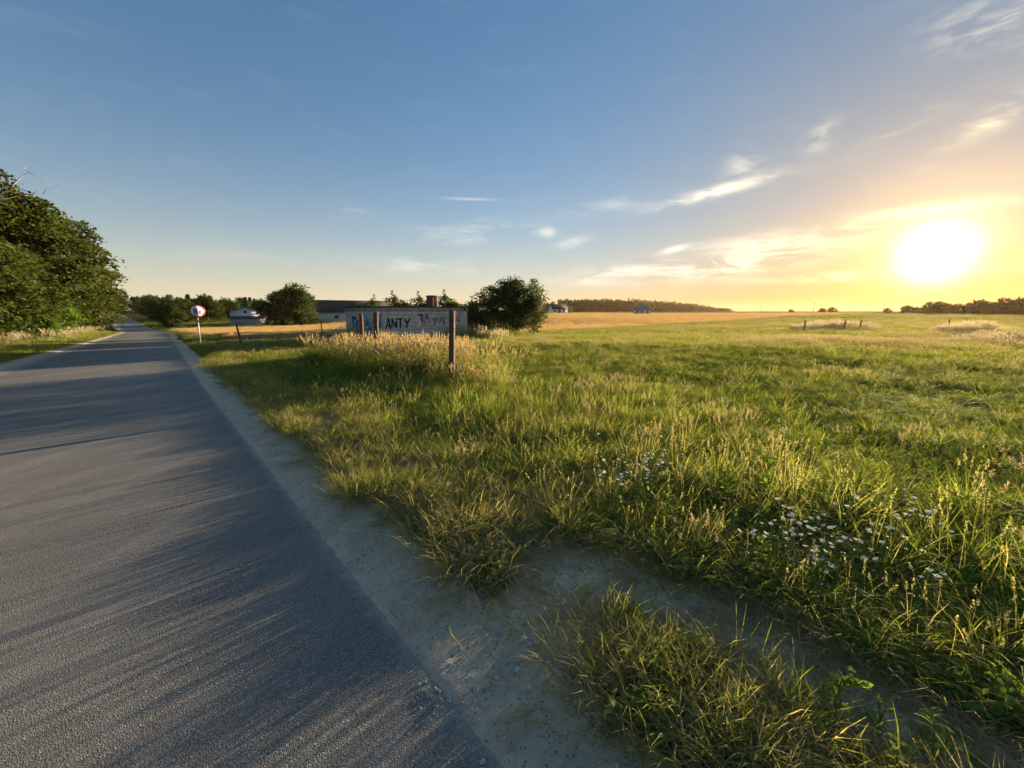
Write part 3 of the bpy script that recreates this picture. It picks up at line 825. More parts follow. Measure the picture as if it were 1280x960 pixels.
def scatter_all():
    bands = [(.55, 4.2, 185, 1.0), (4.2, 9, 105, 1.0), (9, 19, 46, 1.25)]
    for bi, (r0, r1, dens, sc) in enumerate(bands):
        for a0, a1, dm in ((-62, 64, 1.0), (64, 150, .45)):
            if a0 > 0 and bi == 2: dm = .2
            x, y = polar_points(r0, r1, dens * dm, a0, a1)
            s, l = to_sl(x, y); rr = road_right(s); e = l - rr
            ok = (e > .30) & (field_mask(x, y) < .5)
            x, y, s, l, e = (q[ok] for q in (x, y, s, l, e)); n = len(x)
            u = rng.random(n)
            track = bare_track(s, l); sh = shoulder_mask(s, l)
            bare = np.maximum(track, sh)
            tallz = sstep(1.28, 1.55, e + (fbm(x, y, .5, 43) - .5) * .5)          # where the tall grass starts
            tallz *= 1 - track
            keep = u > bare * .945
            keep &= (tallz > .5) | (rng.random(n) < .45 + .8 * sstep(.3, .55, fbm(x, y, .45, 47)))
            x, y, s, l, e, tallz, bare, track = (q[keep] for q in (x, y, s, l, e, tallz, bare, track)); n = len(x)
            r = np.hypot(x, y)
            meadow = sstep(3.0, 4.6, e + (fbm(x, y, 1.2, 44) - .5) * 1.2) * (1 - .0 * r)
            near_edge = (1 - sstep(2.2, 3.6, e)) * tallz
            lush = fbm(x, y, 2.2, 45)
            hh = np.where(tallz > .5, .61 + .45 * (lush - .5) - .24 * near_edge - .18 * meadow * sstep(3.5, 7, r), 1.0 + .5 * (lush - .5))
            hh = hh + np.where(tallz > .5, .04 * sstep(1.7, 2.3, e) * (1 - sstep(5, 7, e)) + .10 * (1 - sstep(1.5, 4, s)) * sstep(1.8, 2.6, e) * (1 - sstep(5, 8, e)), 0)
            hh = hh * rng.uniform(.72, 1.2, n)
            d = dry_map(x, y)
            d = np.where(tallz > .5, d + .0, .46) + rng.normal(0, .10, n)
            d = d + .2 * sstep(.58, .78, fbm(x, y, .8, 48))
            k = np.full(n, 'mid', dtype=object)
            q = rng.random(n)
            k[(tallz <= .5)] = 'short'
            mm = (tallz <= .5) & (q > .55) & (q < .86); k[mm] = 'mid'; hh[mm] *= .55
            tt = tallz > .5
            k[tt & (q < .06 * near_edge + .03)] = 'tall'
            lf = sstep(.44, .62, fbm(x, y, 1.6, 46))
            k[tt & (q > 1 - .48 * lf - .22)] = 'leafy'
            pn = sstep(.52, .7, fbm(x, y, 2.6, 49)) * sstep(2.6, 4.5, e)
            k[tt & (q > .42) & (q < .42 + .11 * pn + .008)] = 'panicle'
            k[~tt & (q < .12)] = 'leafy'
            k[~tt & (q > .86)] = 'litter'
            hh[~tt & (q < .12)] *= .55
            hh[bare > .5] *= .6
            st = stand_mask(x, y)
            g = rng.random(n) < st * np.where(x < -3.4, .18, .36)
            k[g] = 'golden'; hh[g] = (rng.uniform(.6, 1.0, n) * (.5 + .5 * sstep(9.2, 10.4, y)))[g]
            g2 = (~g) & (rng.random(n) < st); wl = g2 & (rng.random(n) < .45); k[g2] = 'tall'; lowf = .6 + .4 * sstep(9.0, 10.2, y); hh[g2] = (rng.uniform(.7, 1.15, n) * lowf)[g2]; k[wl] = 'leafy'; hh[wl] = (rng.uniform(1.2, 2.1, n) * lowf)[wl]; d = np.where(g2, d - .05, d)
            hh = hh * np.where(g | g2, 1, 1)
            wid = np.maximum(hh, .8) * sc
            SC.add('grass', k, x, y, hh * (1 if bi < 2 else 1.02), np.clip(d, 0, 1), wid)
    # straw litter and stray tufts along the sand
    x, y = polar_points(.7, 7, 210)
    s, l = to_sl(x, y); e = l - road_right(s)
    pr = .08 + .75 * sstep(.40, .55, e) * (1 - sstep(1.3, 1.9, e)) + .5 * sstep(1.1, 1.35, e) * (1 - sstep(1.5, 1.8, e))
    ok = (e > .12) & (e < 2.2) & (rng.random(len(x)) < pr * .95 * (1 - .72 * bare_track(s, l)))
    SC.add('grass', np.full(ok.sum(), 'litter', dtype=object), x[ok], y[ok], rng.uniform(.5, 1.25, ok.sum()), rng.uniform(.6, 1, ok.sum()), None, .06)
    # mid distance
    for r0, r1, dens, sc in ((19, 30, 13, 1.0), (30, 55, 5.2, 1.35), (55, 110, 1.7, 2.0), (110, 210, .5, 3.2)):
        x, y = polar_points(r0, r1, dens, -58, 60)
        s, l = to_sl(x, y); e = l - road_right(s)
        ok = (e > .9) & (field_mask(x, y) < .5)
        x, y = x[ok], y[ok]; n = len(x)
        az = np.degrees(np.arctan2(x, y)); r = np.hypot(x, y)
        d = dry_map(x, y) + rng.normal(0, .08, n)
        k = np.full(n, 'far', dtype=object)
        ph = .08 + .45 * sstep(.45, .65, fbm(x, y, 6, 49)) * sstep(5, 35, az) + .3 * sstep(.5, .7, fbm(x, y, 4, 50))
        k[rng.random(n) < ph] = 'farhead'
        SC.add('grass', k, x, y, rng.uniform(.5, .8, n) * (.92 + .5 * (fbm(x, y, 5, 45) - .5)), np.clip(d, 0, 1), np.full(n, sc))
    # tall stands: behind the posts by the block building, and the two patches far out in the meadow
    def stand(px0, px1, v, depth_w, n, h0, h1, kind='farstand', tint=.7, lay='grass', dep=None):
        for i in range(n):
            u = px0 + (px1 - px0) * rng.random()
            x0, y0 = hit(u, v) if dep is None else at_depth(u, dep)
            dd = rng.normal(0, depth_w)
            q = np.array([[x0, y0]]) * (1 + dd / math.hypot(x0, y0))
            edge = 1 - .5 * abs((u - px0) / (px1 - px0) * 2 - 1) ** 2
            SC.add(lay, np.array([kind], dtype=object), q[:, 0], q[:, 1], [rng.uniform(h0 * .7, h1 * 1.08) * edge], np.clip(tint + rng.normal(0, .12), 0, 1), [.9])
    stand(470, 635, 424, 1.2, 170, 1.1, 1.6, 'tall', .2)
    stand(470, 635, 424, 1.2, 60, .7, 1.0, 'farstand', .3)
    stand(585, 640, 423, 1.0, 80, 1.4, 2.0, 'tall', .15)
    stand(560, 670, 421, .8, 50, .9, 1.3, 'tall', .6)
    stand(400, 470, 428, 1.6, 90, .6, .95, 'farstand', .35)
    stand(990, 1098, 412, 1.5, 95, .42, .80, 'farstand', .75)
    stand(990, 1098, 412, 1.5, 60, .5, 1.0, 'tall', .4)
    stand(1168, 1262, 417, 1.6, 80, .45, .85, 'farstand', .75)
    stand(1168, 1262, 417, 1.6, 50, .5, 1.0, 'tall', .45)
    stand(1238, 1275, 423, .6, 70, .8, 1.1, 'tall', .2)
    stand(1180, 1300, 427, 2.5, 45, .25, .5, 'farstand', .85)
    stand(225, 330, 424, .8, 150, .5, .8, 'far', .12)
    # grass on the far side of the road, in front of the trees
    for r0, r1, dens, sc in ((14, 45, 8.0, 1.0), (45, 110, 2.2, 1.7)):
        x, y = polar_points(r0, r1, dens, -64, -40)
        s, l = to_sl(x, y); e = road_left(s) - l
        ok = (e > .55) & (e < 9)
        x, y, e = x[ok], y[ok], e[ok]; n = len(x)
        k = np.full(n, 'far', dtype=object); k[rng.random(n) < .14 * sstep(1.6, 3.4, e)] = 'farstand'
        hh = np.where(k == 'farstand', rng.uniform(.6, 1.0, n), rng.uniform(.5, .95, n)) * (.55 + .45 * sstep(.6, 2.4, e))
        SC.add('verge', k, x, y, hh, np.clip(rng.normal(.26, .15, n), 0, 1), np.full(n, sc))
    # ripe grain
    for r0, r1, dens, sc, a0, a1 in ((22, 60, 4.2, 1.0, -50, 30), (60, 125, 1.3, 1.8, -50, 45), (125, 260, .35, 3.0, -5, 52)):
        x, y = polar_points(r0, r1, dens, a0, a1)
        ok = field_mask(x, y) > .5
        x, y = x[ok], y[ok]; n = len(x)
        right = x > -4
        hh = np.where(right, rng.uniform(.35, .75, n), rng.uniform(.75, 1.1, n))
        SC.add('grain', np.full(n, 'grain', dtype=object), x, y, hh, rng.uniform(.3, .9, n), np.full(n, sc))
scatter_all()
def scatter_grit():
    x, y = polar_points(.7, 9, 170, -62, 64)
    s, l = to_sl(x, y); e = l - road_right(s)
    pr = np.maximum(shoulder_mask(s, l) * sstep(-.02, .12, e) * (.35 + .65 * sstep(.15, .5, e)), bare_track(s, l) * .8) * (1 - .75 * sstep(4, 9, np.hypot(x, y)))
    pr = np.maximum(pr, .004 * sstep(-.5, 0, e) * (e < 0))
    ok = (rng.random(len(x)) < pr) & (e > -.03) & (e < 1.7)
    x, y, e = x[ok], y[ok], e[ok]; n = len(x)
    z0 = ground_z(x, y)
    SC.add('grit', np.full(n, 'grit', dtype=object), x, y, rng.uniform(.7, 1.5, n), 0, None, 0)
    a = SC.d['grit'][-1][0]; a[:, 2] = np.where(e < .02, terrain(x, y) + .001, np.where(e < .5, terrain(x, y) + .006, a[:, 2] + .008))
scatter_grit()
SC.build('grit', 'loose_grit', 'loose grit and crumbs of soil on the sandy road edge', 'gravel')
SC.build('grass', 'meadow_grass', 'green and straw coloured meadow grass beside the road', 'grass')
SC.build('verge', 'verge_grass', 'rough grass strip in front of the roadside trees', 'grass')
SC.build('grain', 'grain_field', 'ripe golden grain standing in the fields', 'grain')

# ------------------------------------------------------------------ trees
def leaf_cloud(r, centres, per, cr, flat, leaf, droop=.25, upbias=.6):
    """leaf quads round the clump centres -> verts, quads, attr"""
    n = len(centres) * per
    ci = np.repeat(np.arange(len(centres)), per)
    rad = cr[ci] if np.ndim(cr) else np.full(n, cr)
    o = r.normal(0, .5, (n, 3)); o *= np.minimum(1, 1.15 / (np.linalg.norm(o, axis=1)[:, None] + 1e-6))
    hor = np.hypot(o[:, 0], o[:, 1])
    o = o * rad[:, None]; o[:, 2] *= flat; o[:, 2] -= droop * rad * hor ** 2
    p = centres[ci] + o
    nrm = r.normal(0, 1, (n, 3)); nrm[:, 2] = np.abs(nrm[:, 2]) + upbias; nrm /= np.linalg.norm(nrm, axis=1)[:, None]
    a = np.cross(nrm, r.normal(0, 1, (n, 3))); a /= np.linalg.norm(a, axis=1)[:, None] + 1e-9
    b = np.cross(nrm, a)
    L_ = leaf * r.uniform(.6, 1.35, n)[:, None]; W_ = L_ * r.uniform(.3, .5, n)[:, None]
    v = np.stack([p - a * L_ * .5, p - b * W_ + nrm * W_ * .2, p + a * L_ * .5, p + b * W_ + nrm * W_ * .2], 1).reshape(-1, 3)
    q = np.arange(n * 4).reshape(-1, 4)
    cr_ = r.random(len(centres))[ci] * .55 + r.random(n) * .45
    at = np.repeat(np.stack([cr_, np.full(n, .5), np.zeros(n), np.ones(n)], -1), 4, 0)
    return v, q, at

def sphere_dirs(r, n):
    d = r.normal(0, 1, (n, 3)); return d / np.linalg.norm(d, axis=1)[:, None]

def crown_points(r, lobes, n, inner=.55, zmin=.3):
    lobes = np.array(lobes, float)
    wgt = (lobes[:, 3] * lobes[:, 5]); wgt /= wgt.sum()
    k = r.choice(len(lobes), n * 3, p=wgt)
    f = r.uniform(inner ** 2, 1.06 ** 2, n * 3) ** .5
    p = lobes[k, :3] + sphere_dirs(r, n * 3) * f[:, None] * lobes[k, 3:6]
    dd = np.min(np.linalg.norm((p[:, None, :] - lobes[None, :, :3]) / lobes[None, :, 3:6], axis=2), axis=1)
    ok = (dd > inner * .9) & (p[:, 2] > zmin)
    return p[ok][:n], k[ok][:n]

def limb_path(r, a, b, n=6, sag=.08):
    a, b = np.array(a, float), np.array(b, float); t = np.linspace(0, 1, n)[:, None]
    L_ = np.linalg.norm(b - a)
    j = r.normal(0, sag * L_ * .5, (n, 3)); j[0] = 0; j[-1] = 0
    return a + (b - a) * t + j + np.array([0, 0, 1.0]) * np.sin(np.pi * t) * L_ * .08

def tree_meshes(seed, name, lobes, n_clumps, per, cr, flat, leaf, mat, trunk_r, trunk_h, twig=.022, inner=.5, shoots=0, droop=.25, multi=1, zmin=.3):
    r = np.random.default_rng(seed)
    c, k = crown_points(r, lobes, n_clumps, inner, zmin)
    crad = cr * r.uniform(.65, 1.35, len(c))
    v, q, at = leaf_cloud(r, c, per, crad, flat, leaf, droop)
    mb = MB()
    top = np.array([0, 0, trunk_h])
    lob = np.array(lobes, float)
    paths = []
    if multi == 1:
        tp = limb_path(r, (0, 0, -.25), top, 7, .05)
        mb.tube(tp, np.linspace(trunk_r * 1.15, trunk_r * .6, 7), 9)
    starts = []
    for i, L_ in enumerate(lob):
        if multi == 1:
            st = tp[r.integers(3, 7)]
        else:
            st = np.array([r.normal(0, .25), r.normal(0, .25), -.15])
        pth = limb_path(r, st, L_[:3] + np.array([0, 0, L_[5] * .35]), 8, .10)
        mb.tube(pth, np.linspace(trunk_r * (.5 if multi == 1 else .35), .03, 8), 6)
        paths.append(pth)
    for j in range(len(c)):
        pth = paths[k[j]]
        i0 = np.argmin(np.linalg.norm(pth - c[j], axis=1) + .4 * np.arange(len(pth))[::-1] * 0)
        tw = limb_path(r, pth[i0], c[j], 4, .12)
        mb.tube(tw, np.linspace(twig, .006, 4), 3, cap=False)
    if shoots:
        dirs = sphere_dirs(r, shoots); dirs[:, 2] = np.abs(dirs[:, 2]) + .6; dirs /= np.linalg.norm(dirs, axis=1)[:, None]
        vs_, qs_, as_ = [v], [q], [at]; off = len(v)
        for d in dirs:
            L_ = lob[r.integers(len(lob))]
            b = L_[:3] + d * L_[3:6] * .9; e = b + (d * .45 + np.array([0, 0, .6])) * r.uniform(.5, 1.1)
            mb.tube(limb_path(r, b, e, 4, .06), np.linspace(.012, .004, 4), 3, cap=False)
            cc = b + (e - b) * np.linspace(.1, 1, 6)[:, None]
            v2, q2, a2 = leaf_cloud(r, cc, 7, .13, 1.0, leaf, 0, .2)
            vs_.append(v2); qs_.append(q2 + off); as_.append(a2); off += len(v2)
        v, q, at = np.vstack(vs_), np.vstack(qs_), np.vstack(as_)
    crown = new_mesh(name + ' crown', v, [q], [M[mat]], {'bc': at})
    trunk = mb.mesh(name + ' trunk', [M['bark']], True)
    return trunk, crown

def make_tree(name, meshes, label, cat, loc, rotz=0, scale=1.0, group=None):
    t = thing(name, label, cat, loc, rotz, group)
    t.scale = (scale,) * 3 if isinstance(scale, (int, float)) else scale
    link('trunk', meshes[0], t); link('crown', meshes[1], t)
    return t

def gz(x, y): return float(terrain(np.float64(x), np.float64(y)))
def place(x, y, dz=-.05): return (x, y, gz(x, y) + dz)

def random_lobes(r, n, h, rad, zlow, sa=.42, sb=.62):
    L_ = []
    for i in range(n):
        f = i / max(1, n - 1); z = zlow + (h - zlow) * (.12 + .78 * f)
        rr_ = rad * math.sin(math.pi * (.22 + .66 * f)) * .62
        a = r.uniform(0, 6.283)
        off = rr_ * r.uniform(.5, 1.0) if f < .9 else rr_ * .3
        s_ = rad * r.uniform(sa, sb)
        L_.append((off * math.cos(a), off * math.sin(a), z, s_, s_, s_ * r.uniform(.6, .8)))
    return L_

def roadside_trees():
    vari = []
    for i in range(4):
        r = np.random.default_rng(300 + i)
        L_ = random_lobes(r, 17, 12.2, 5.6, .9, .27, .42)
        vari.append(tree_meshes(310 + i, 'roadside tree', L_, 380, 76, .95, .28, .25, 'leaf_tree', .24, 7.5, .035, .66, 10, .5))
    row = [(29, -9.6, 1.0), (35, -10.4, 1.05), (41, -9.8, 1.02), (47.5, -9.6, 1.1), (55, -8.4, 1.2), (63.5, -8.6, 1.12), (72, -7.6, 1.28), (82, -7.9, 1.16), (92, -7.6, 1.24), (104, -8.4, 1.1), (116, -11.5, 1.0), (135, -13.5, .95), (158, -16.5, .9)]
    proto = {}
    for i, (s, l, sc) in enumerate(row):
        x, y = (float(q) for q in to_xy(s, l)); v = i % 4
        if v not in proto:
            proto[v] = make_tree('roadside_tree', vari[v], 'tall dense green tree in the row lining the far road edge', 'tree', place(x, y), i * 1.9, sc, 'trees in the row along the road')
            t = proto[v]
        else:
            t = copy_thing(proto[v], place(x, y), i * 1.9, sc)
        if i == 3:
            dead = t
    for t in (dead,):
        if True:
            i = 3
            if t is proto[0]: pass
            t['label'] = 'tall dense roadside tree with bare dead branches reaching out of its crown'
            del t['group']
            r = np.random.default_rng(77); mb = MB()
            def limb(a, b, r0, r1, subs):
                p = limb_path(r, a, b, 7, .16); mb.tube(p, np.linspace(r0, r1, 7), 6)
                for j in range(subs):
                    q = p[r.integers(2, 7)]; e = q + (np.array(b) - np.array(a)) * .3 + r.normal(0, .7, 3) + np.array([0, 0, .3])
                    p2 = limb_path(r, q, e, 5, .2); mb.tube(p2, np.linspace(r1 * 1.4, .012, 5), 4)
                    for m_ in range(2):
                        q2 = p2[r.integers(2, 5)]; mb.tube(limb_path(r, q2, q2 + r.normal(0, .45, 3), 4, .2), np.linspace(.016, .006, 4), 3)
            limb((0, 0, 6), (5.2, -3.4, 8.6), .14, .05, 5)
            limb((0, 0, 7), (3.4, -1.0, 10.0), .10, .03, 7)
            limb((0, 0, 7), (4.6, .5, 9.6), .09, .03, 6)
            limb((0, 0, 5), (5.6, -3.0, 6.8), .12, .04, 5)
            link('dead_branches', mb.mesh('dead branches', [M['deadwood']], True), t, rot=(0, 0, -i * 1.9))
    # bright young shrub in front of the row
    r = np.random.default_rng(33)
    m = tree_meshes(34, 'shrub', random_lobes(r, 8, 4.6, 2.3, .3), 150, 60, .62, .55, .2, 'leaf_bright', .10, 2, .018, .45, 16, .3, 3)
    x, y = (float(q) for q in to_xy(63, -6.6))
    make_tree('young_shrub', m, 'bright green young shrub in front of the tall roadside trees', 'shrub', place(x, y), .4, 1.0)
    x, y = (float(q) for q in to_xy(52, -6.4))
    make_tree('low_shrub', m, 'low green shrub at the foot of the roadside tree row', 'shrub', place(x, y), 2.4, .7)
roadside_trees()

def other_trees():
    r = np.random.default_rng(5)
    # big bush beside the block building
    L_ = [(0, 0, 2.3, 2.0, 2.0, 1.8), (1.4, .2, 2.9, 1.7, 1.6, 1.5), (-1.5, .1, 2.0, 1.6, 1.6, 1.4), (1.9, -.2, 1.5, 1.3, 1.4, 1.1), (.4, -.6, 3.3, 1.3, 1.3, 1.1), (-.2, -.9, 1.2, 1.7, 1.2, .9), (-2.6, .4, 1.2, 1.2, 1.1, .9)]
    m = tree_meshes(51, 'bush', L_, 560, 60, .46, .7, .14, 'leaf_dark', .16, 1.6, .016, .4, 0, .15, 4, .15)
    x, y = at_depth(630, 31.0)
    make_tree('round_bush', m, 'large round dark green bush beside the block building', 'bush', place(x, y), 0, 1.0)
    # smaller growth behind the building
    m2 = tree_meshes(52, 'shrub', random_lobes(r, 6, 3.1, 1.9, .4), 150, 46, .45, .7, .16, 'leaf_dark', .10, 1.2, .014, .4, 3, .15, 3)
    x, y = at_depth(590, 35.0)
    p = make_tree('shrub', m2, 'dark shrub with upright shoots between building and round bush', 'shrub', place(x, y), 0, .85)
    for (u, dpt, sc, lab) in ((556, 41, 1.12, 'leafy shrub showing over the roof beside the chimney'), (525, 42, 1.1, 'low shrub showing above the flat roof of the block building'), (494, 43, 1.14, 'olive shrub rising behind the lettered wall'), (466, 46, 1.08, 'small shrub barely showing over the roof corner')):
        x, y = at_depth(u, dpt); copy_thing(p, place(x, y), u, sc, lab)
    # round trees by the white houses
    m3 = tree_meshes(53, 'tree', random_lobes(r, 12, 8.6, 4.6, .8), 300, 52, .95, .6, .34, 'leaf_dark', .2, 4, .03, .5, 3, .2)
    x, y = at_depth(372, 92)
    p = make_tree('broad_tree', m3, 'broad dark round tree between white house and long barn', 'tree', place(x, y), 0, 1.06)
    x, y = at_depth(346, 96); copy_thing(p, place(x, y), 2.0, .92, 'smaller dark round tree leaning on the broad tree by the white house')
    # trees at the right edge of the road far ahead
    m4 = tree_meshes(54, 'tree', random_lobes(r, 11, 9.0, 4.0, .5), 240, 46, 1.0, .5, .4, 'leaf_dark', .2, 4, .03, .5, 10, .2)
    p = None
    for (s, l, sc, lab) in ((124, 5.5, .62, 'dark tree at the right edge of the road past the crest'), (142, 4.8, .62, None), (168, 3.6, .7, None), (205, 4.0, .8, None), (250, 3, 1.0, None)):
        x, y = (float(q) for q in to_xy(s, l))
        if p is None: p = make_tree('far_roadside_tree', m4, lab, 'tree', place(x, y), s, sc)
        else:
            c = copy_thing(p, place(x, y), s, sc, 'dark tree along the far stretch of road beyond the crest'); c['group'] = 'far roadside trees'
    for (s, l, sc) in ((185, -16, 1.0), (215, -19, 1.1), (250, -21, 1.15), (300, -22, 1.2), (340, -16, 1.15), (345, -8, 1.2), (350, -1, 1.15), (338, 6, 1.1), (330, -26, 1.2), (290, 6, 1.1), (160, 9, .68), (180, 12, .75)):
        x, y = (float(q) for q in to_xy(s, l)); c = copy_thing(p, place(x, y), s, sc, 'dark tree along the far stretch of road beyond the crest'); c['group'] = 'far roadside trees'
    # conifers and mixed wood behind the grain field
    def conifer(seed):
        r = np.random.default_rng(seed); mb = MB(); h = 10.0
        mb.tube([(0, 0, -.3), (0, 0, h * .5), (0, 0, h)], [.18, .1, .02], 6)
        cs = []
        for i in range(26):
            z = .8 + (h - 1.0) * i / 26; rad = (1 - z / h) * 2.3 + .15
            for j in range(7):
                a = j * .9 + i * .6 + r.uniform(-.3, .3); q = rad * r.uniform(.6, 1.1)
                e = np.array([q * math.cos(a), q * math.sin(a), z - q * .25]); mb.tube([(0, 0, z), e], [.02, .008], 3, cap=False)
                cs.append(e * np.array([.75, .75, 1]) + np.array([0, 0, .02])); cs.append(e)
        v, q, at = leaf_cloud(r, np.array(cs), 14, .5, .45, .34, .3)
        return mb.mesh('conifer trunk', [M['bark']]), new_mesh('conifer crown', v, [q], [M['needle']], {'bc': at})
    con = [conifer(600 + i) for i in range(2)]
    bro = [tree_meshes(620 + i, 'wood tree', random_lobes(np.random.default_rng(640 + i), 10, 9.0, 3.4, 1.0), 170, 40, .95, .55, .42, 'leaf_dark', .18, 5, .03, .5, 8, .2) for i in range(3)]
    pc, pb = {}, {}
    r = np.random.default_rng(66)
    i = 0
    for u in np.arange(196, 332, 4.6):
        dpt = r.uniform(128, 165); x, y = at_depth(u + r.uniform(-2, 2), dpt)
        isc = r.random() < .45; k = int(r.integers(0, 2 if isc else 3)); d = pc if isc else pb
        sc = r.uniform(.72, .98) * (1.0 if u < 265 else .85)
        lab = 'dark slim conifer in the wood behind the grain field' if isc else 'leafy tree in the wood behind the grain field'
        grp = 'conifers in the wood behind the grain' if isc else 'leafy trees in the wood behind the grain'
        if k not in d: d[k] = make_tree('wood_conifer' if isc else 'wood_tree', (con if isc else bro)[k], lab, 'tree', place(x, y), u, sc, grp)
        else: copy_thing(d[k], place(x, y), u, (sc * r.uniform(.9, 1.15), sc * r.uniform(.9, 1.15), sc))
        i += 1
    # shrubs against the sunset
    m5 = tree_meshes(71, 'hedge shrub', random_lobes(r, 8, 4.4, 3.2, .3), 120, 40, .8, .6, .34, 'leaf_dark', .12, 2, .02, .45, 14, .2, 3)
    p = None
    for j, (u, dpt, sc) in enumerate(((1109, 210, .55), (1134, 190, .75), (1143, 185, .6), (1163, 160, .95), (1176, 165, 1.0), (1192, 155, .8), (1206, 160, .75), (1218, 150, 1.05), (1232, 150, .95), (1245, 145, .8), (1258, 140, 1.1), (1272, 140, 1.0), (1286, 135, 1.3), (1040, 260, .7), (1028, 262, .6), (989, 300, .5), (1298, 130, 1.2))):
        x, y = at_depth(u, dpt)
        if p is None: p = make_tree('hedgerow_shrub', m5, 'low shrub of the hedgerow on the horizon below the sun', 'shrub', place(x, y), u, sc, 'hedgerow shrubs on the horizon')
        else: copy_thing(p, place(x, y), u, (sc * 1.2, sc * 1.2, sc))
    # the far wood on the rise: one mass
    r = np.random.default_rng(81); cs = []; crs = []
    for u in np.arange(700, 912, 1.3):
        for k in range(3):
            dpt = r.uniform(330, 420) + (u - 700) * .9
            x, y = at_depth(u + r.uniform(-1, 1), dpt); z0 = gz(x, y)
            f = (u - 700) / 212; h = (8 + 5.0 * math.sin(math.pi * min(1, max(0, f * .9 + .15))) ** 1.0) * r.uniform(.78, 1.08) * (1 - .55 * sstep(.75, 1, f))
            for m_ in range(9):
                cs.append((x + r.normal(0, 1.2), y + r.normal(0, 1.2), z0 + h * r.uniform(.05, .97))); crs.append(r.uniform(1.2, 2.2))
    for u in np.concatenate([np.arange(680, 712, 1.5), np.arange(255, 440, 2.2)]):
        dpt = r.uniform(300, 340); x, y = at_depth(u, dpt); z0 = gz(x, y)
        h = 7 * r.uniform(.75, 1.1) if u > 600 else 6.5 * r.uniform(.8, 1.15)
        for m_ in range(9):
            cs.append((x + r.normal(0, 1.4), y + r.normal(0, 1.2), z0 + h * r.uniform(.05, .97))); crs.append(r.uniform(1.2, 2.0))
    v, q, at = leaf_cloud(r, np.array(cs), 16, np.array(crs), .8, 1.3, .2)
    link('far_wood', new_mesh('far wood', v, [q], [M['leaf_dark']], {'bc': at}), kind='stuff', label='distant dark wood standing on the horizon beyond the fields', cat='wood')
other_trees()

